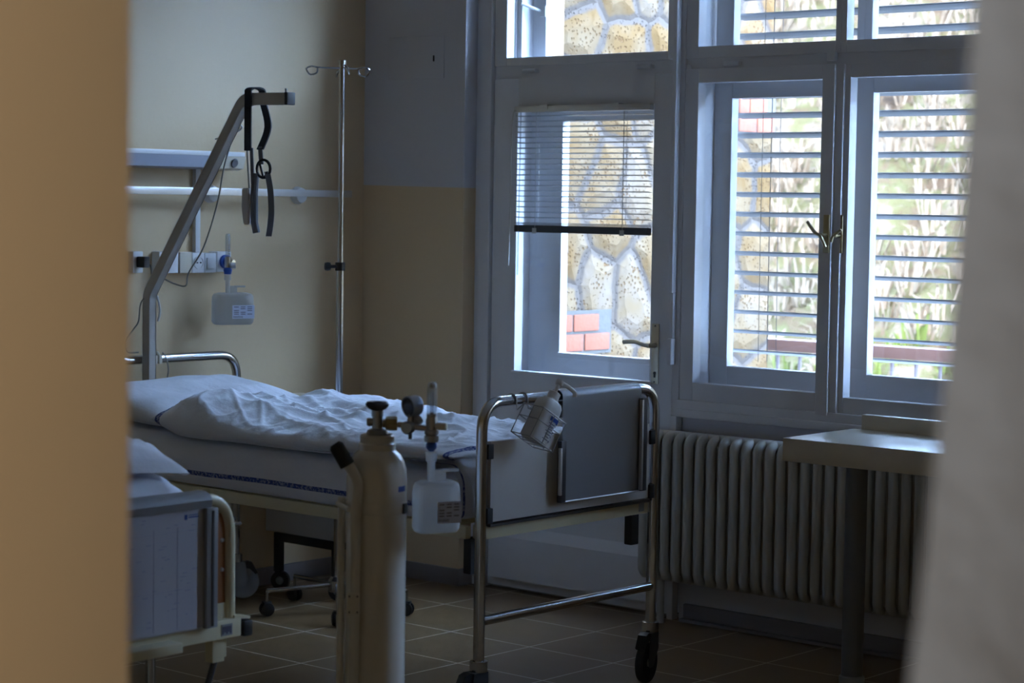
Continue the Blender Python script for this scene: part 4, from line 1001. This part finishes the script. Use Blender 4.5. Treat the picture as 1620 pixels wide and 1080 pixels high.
for x in (EX0 + .05, EX1 - .155): T('support_leg', 'chrome', [(x, 5.6, .45), (x, 5.6, .06)], .012, eb)
T('support_leg', 'chrome', [(EX0 + .05, EY + .1, .45), (EX0 + .05, EY + .1, .06)], .012, eb)
m3 = MB().box((2.50, EY + .04, .508), (3.32, 5.73, .63), .035).build('mattress', 'linen', None, (2.9, 4.7, .5)); tag(m3, 'thin white mattress on the cream enamelled bed', 'mattress')
PL = 0
def bwr(p, u, v): return .016 * fold(p, .6, 6, 3.3) + .010 * fold(p, -.4, 10, 5.3) + .010 * wr((p.x * 7, p.y * 7, 1)) - .010
d2 = puff(lambda u, v: (2.915 + u * .425, 4.215 + v * .39, .735), lambda u, v: .105 - .02 * v, 80, 80, bwr, 9, 2, .9, lambda x, y: .634).build('duvet', 'linen', None, (2.9, 4.25, .65), angle=80)
tag(d2, 'puffy white duvet heaped behind the footboard of the cream bed', 'duvet')
def d2top(x, y):
    u, v = (x - 2.915) / .425, (y - 4.215) / .39
    e = math.sqrt(max(0, 1 - abs(u) ** 9)) * math.sqrt(max(0, 1 - abs(v) ** 9))
    return .735 + (.105 - .02 * v) * e + .034
d3 = puff(lambda u, v: (2.94 + u * .365, 4.20 + v * .35, .868 - .02 * u * u), lambda u, v: .098, 70, 60, bwr, 4.5, 2, .6, d2top).build('pillow', 'linen', None, (2.9, 4.3, .85), angle=80)
tag(d3, 'soft white pillow lying on the duvet of the cream bed', 'pillow')
cb = thing('chart_board', (3.0, EY - .04, .5), 'white paper chart in grey rails on the footboard of the cream bed', 'chart board')
cy = EY - .03
B('backing', 'alu', (2.60, cy, .50), (3.265, cy + .006, .80), cb)
pc = B('paper', 'paper', (2.60, cy - .002, .504), (3.249, cy, .785), cb)
mb = MB()
prf = [(cy - .006, .782), (cy - .008, .80)] + [(EY + math.cos(a) * .036, .803 + math.sin(a) * .016) for a in [PI - i * PI / 8 for i in range(9)]] + [(EY + .034, .78)]
a = mb.ring([(2.60, p, q) for p, q in prf]); b = mb.ring([(3.270, p, q) for p, q in prf])
for i in range(len(prf) - 1): mb.b.faces.new((a[i], a[i + 1], b[i + 1], b[i]))
bmesh.ops.solidify(mb.b, geom=mb.b.faces[:], thickness=.002); mb.build('top_cover', 'sheet_metal', cb)
B('side_rail', 'sheet_metal', (3.249, cy - .014, .50), (3.284, cy + .008, .782), cb, .003)
B('rail_groove', 'dark_metal', (3.264, cy - .0155, .505), (3.270, cy - .0138, .776), cb)
g = MB()
for z in (.735, .60): g.box((2.62, cy - .0026, z), (3.245, cy - .002, z + .0006))
for x in (3.17, 3.10): g.box((x, cy - .0026, .51), (x + .0008, cy - .002, .745))
rnd = random.Random(3)
for k in range(38):
    x = rnd.uniform(3.02, 3.22); z = rnd.uniform(.515, .77); g.box((x, cy - .0027, z), (x + rnd.uniform(.004, .016), cy - .002, z + .0022))
g.build('chart_print', 'faint_ink', pc)
g = MB(); g.box((3.203, cy - .0028, .7635), (3.233, cy - .002, .7665)); g.box((3.191, cy - .0028, .760), (3.199, cy - .002, .772)); g.box((3.203, cy - .0028, .769), (3.231, cy - .002, .771)); g.build('letterhead', 'blue_ink', pc)

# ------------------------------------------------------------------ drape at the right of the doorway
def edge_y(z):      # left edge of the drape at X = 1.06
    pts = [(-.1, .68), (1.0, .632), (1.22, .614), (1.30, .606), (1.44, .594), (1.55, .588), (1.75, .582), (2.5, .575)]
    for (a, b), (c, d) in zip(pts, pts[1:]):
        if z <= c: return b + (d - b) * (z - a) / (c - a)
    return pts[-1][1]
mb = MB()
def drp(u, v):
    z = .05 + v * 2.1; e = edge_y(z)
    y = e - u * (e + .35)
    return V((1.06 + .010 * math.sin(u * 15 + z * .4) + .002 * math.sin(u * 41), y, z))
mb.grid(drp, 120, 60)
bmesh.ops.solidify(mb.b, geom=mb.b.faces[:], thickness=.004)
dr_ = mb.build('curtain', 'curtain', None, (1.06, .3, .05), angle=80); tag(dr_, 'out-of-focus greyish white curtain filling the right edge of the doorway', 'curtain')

# ------------------------------------------------------------------ outside
sw = thing('stone_wall', (7.6, 5.62, -.2), 'rubble stone wall with brick patches outside the balcony door', 'wall')
B('masonry', 'stone', (6.76, 5.60, -.3), (8.33, 6.6, 4.2), sw)
B('render_edge', 'render', (6.42, 5.58, -.3), (6.765, 6.6, 4.2), sw)
def bricks(x0, z0, rows, cols, L, name='brick_patch'):
    g = MB()
    for r in range(rows):
        for c in range(cols):
            x = x0 + c * (L + .012) - (r % 2) * L * .45; xa, xb = max(x, x0), min(x + L, x0 + cols * (L + .012) - .012)
            if xb - xa > .02: g.box((xa, 5.585, z0 + r * .082), (xb, 5.61, z0 + r * .082 + .07), .004)
    o = g.build(name, 'brick', sw)
    B('brick_mortar', 'mortar', (x0 - .02, 5.592, z0 - .015), (x0 + cols * (L + .012) + .005, 5.605, z0 + rows * .082 + .005), sw)
bricks(6.77, .885, 2, 2, .165); bricks(8.04, 1.84, 2, 2, .135)
bs = B('balcony_slab', 'concrete', (6.42, 1.5, -.3), (8.6, 5.6, -.02)); bs['kind'] = 'structure'
br = thing('balcony_railing', (8.5, 4.5, 0), 'brown balcony railing with thin balusters beyond the louvre blind', 'railing')
B('handrail', 'rail_brown', (8.47, 5.84, .815), (8.53, 2.5, .872), br, .006)
for k in range(26):
    yk = 5.78 - .125 * k
    T('baluster', 'iron', [(8.5, yk, -.1), (8.5, yk, .815)], .009, br, 8)
B('bottom_bar', 'iron', (8.485, 5.8, .02), (8.515, 2.5, .05), br)
hl = MB()
def hill(u, v):
    y = -14 + v * 40; x = 9.5 + u * 14
    z = -1.2 + min(u * 10.5, 5.6 + u * .6) + .5 * noise.noise(V((x * .5, y * .5, 1))) + .22 * noise.noise(V((x * 1.7, y * 1.7, 2))) + .10 * noise.noise(V((x * 5, y * 5, 3)))
    return V((x, y, z))
hl.grid(hill, 150, 300)
ho = hl.build('hillside', 'hill', None, angle=180); ho['kind'] = 'structure'
r = random.Random(1); g = MB()
for i in range(3300):
    gr = i >= 2300
    u = r.uniform(0, .15 if gr else .5); y = r.uniform(2, 13); p = hill(u, (y + 14) / 40)
    for k in range(6):
        a = r.uniform(0, 2 * PI); d = V((math.cos(a), math.sin(a), 0)); h = r.uniform(.08, .25) if gr else r.uniform(.1, .38); w = .012; q = p + d * .09 * r.random(); ln = r.uniform(.2, 1.3)
        s_ = V((-d.y, d.x, 0)) * w
        a0_, b0_ = g.b.verts.new(q - s_), g.b.verts.new(q + s_); e1 = q + d * h * .3 * ln + V((0, 0, h * .7))
        m1, m2_ = g.b.verts.new(e1 - s_ * .7), g.b.verts.new(e1 + s_ * .7); t_ = g.b.verts.new(q + d * h * ln + V((0, 0, h * .8)))
        for f in (g.b.faces.new((a0_, b0_, m2_, m1)), g.b.faces.new((m1, m2_, t_))): f.material_index = 1 if gr else 0
tag(g.build('dry_grass', ['straw', 'green'], None, smooth=False, flip=False), 'pale dry grass with green patches covering the bank beyond the balcony', 'grass', None, 'stuff')

# ------------------------------------------------------------------ light
w = bpy.data.worlds.new('sky'); bpy.context.scene.world = w; w.use_nodes = True
bg = w.node_tree.nodes['Background']; bg.inputs[0].default_value = (.40, .62, 1.0, 1); bg.inputs[1].default_value = 46.0
sun = bpy.data.lights.new('sun', 'SUN'); sun.energy = 12; sun.angle = .01; sun.color = (1, .91, .78)
so = bpy.data.objects.new('sun', sun); C.objects.link(so)
so.rotation_euler = V((.80, .45, -.62)).to_track_quat('-Z', 'Y').to_euler()
def portal(c, sx, sz):
    a = bpy.data.lights.new('portal', 'AREA'); a.shape = 'RECTANGLE'; a.size = sx; a.size_y = sz
    o = bpy.data.objects.new('daylight_portal', a); C.objects.link(o); o.location = c
    o.rotation_euler = V((-1, 0, 0)).to_track_quat('-Z', 'Z').to_euler(); a.cycles.is_portal = True
portal((6.62, 4.37, 1.75), 2.4, 2.0)
portal((6.5, 2.0, 1.7), .5, 1.8)
# unseen ceiling lamp, added behind the camera to brighten the doorway
cl = thing('fill_lamp', (.25, -.65, CEIL), 'unseen flat round ceiling lamp added as fill light in the corridor', 'lamp')
MB().lathe([(.2, -.06), (.22, -.04), (.22, 0)], (.25, -.65, CEIL)).build('shade', 'white_plastic', cl)
al = bpy.data.lights.new('corridor_fill', 'AREA'); al.shape = 'DISK'; al.size = .4; al.energy = 38; al.color = (.94, .97, 1)
ao = bpy.data.objects.new('corridor_fill_light', al); C.objects.link(ao); ao.location = (.25, -.65, CEIL - .07)

sc = bpy.context.scene
sc.view_settings.view_transform = 'Standard'; sc.view_settings.look = 'None'; sc.view_settings.gamma = 1; sc.view_settings.use_curve_mapping = False
sc.view_settings.exposure = 0
sc.cycles.use_denoising = True
sc.cycles.max_bounces = 12; sc.cycles.diffuse_bounces = 6; sc.cycles.transparent_max_bounces = 24
sc.cycles.caustics_reflective = False; sc.cycles.caustics_refractive = False
sc.cycles.sample_clamp_indirect = 5
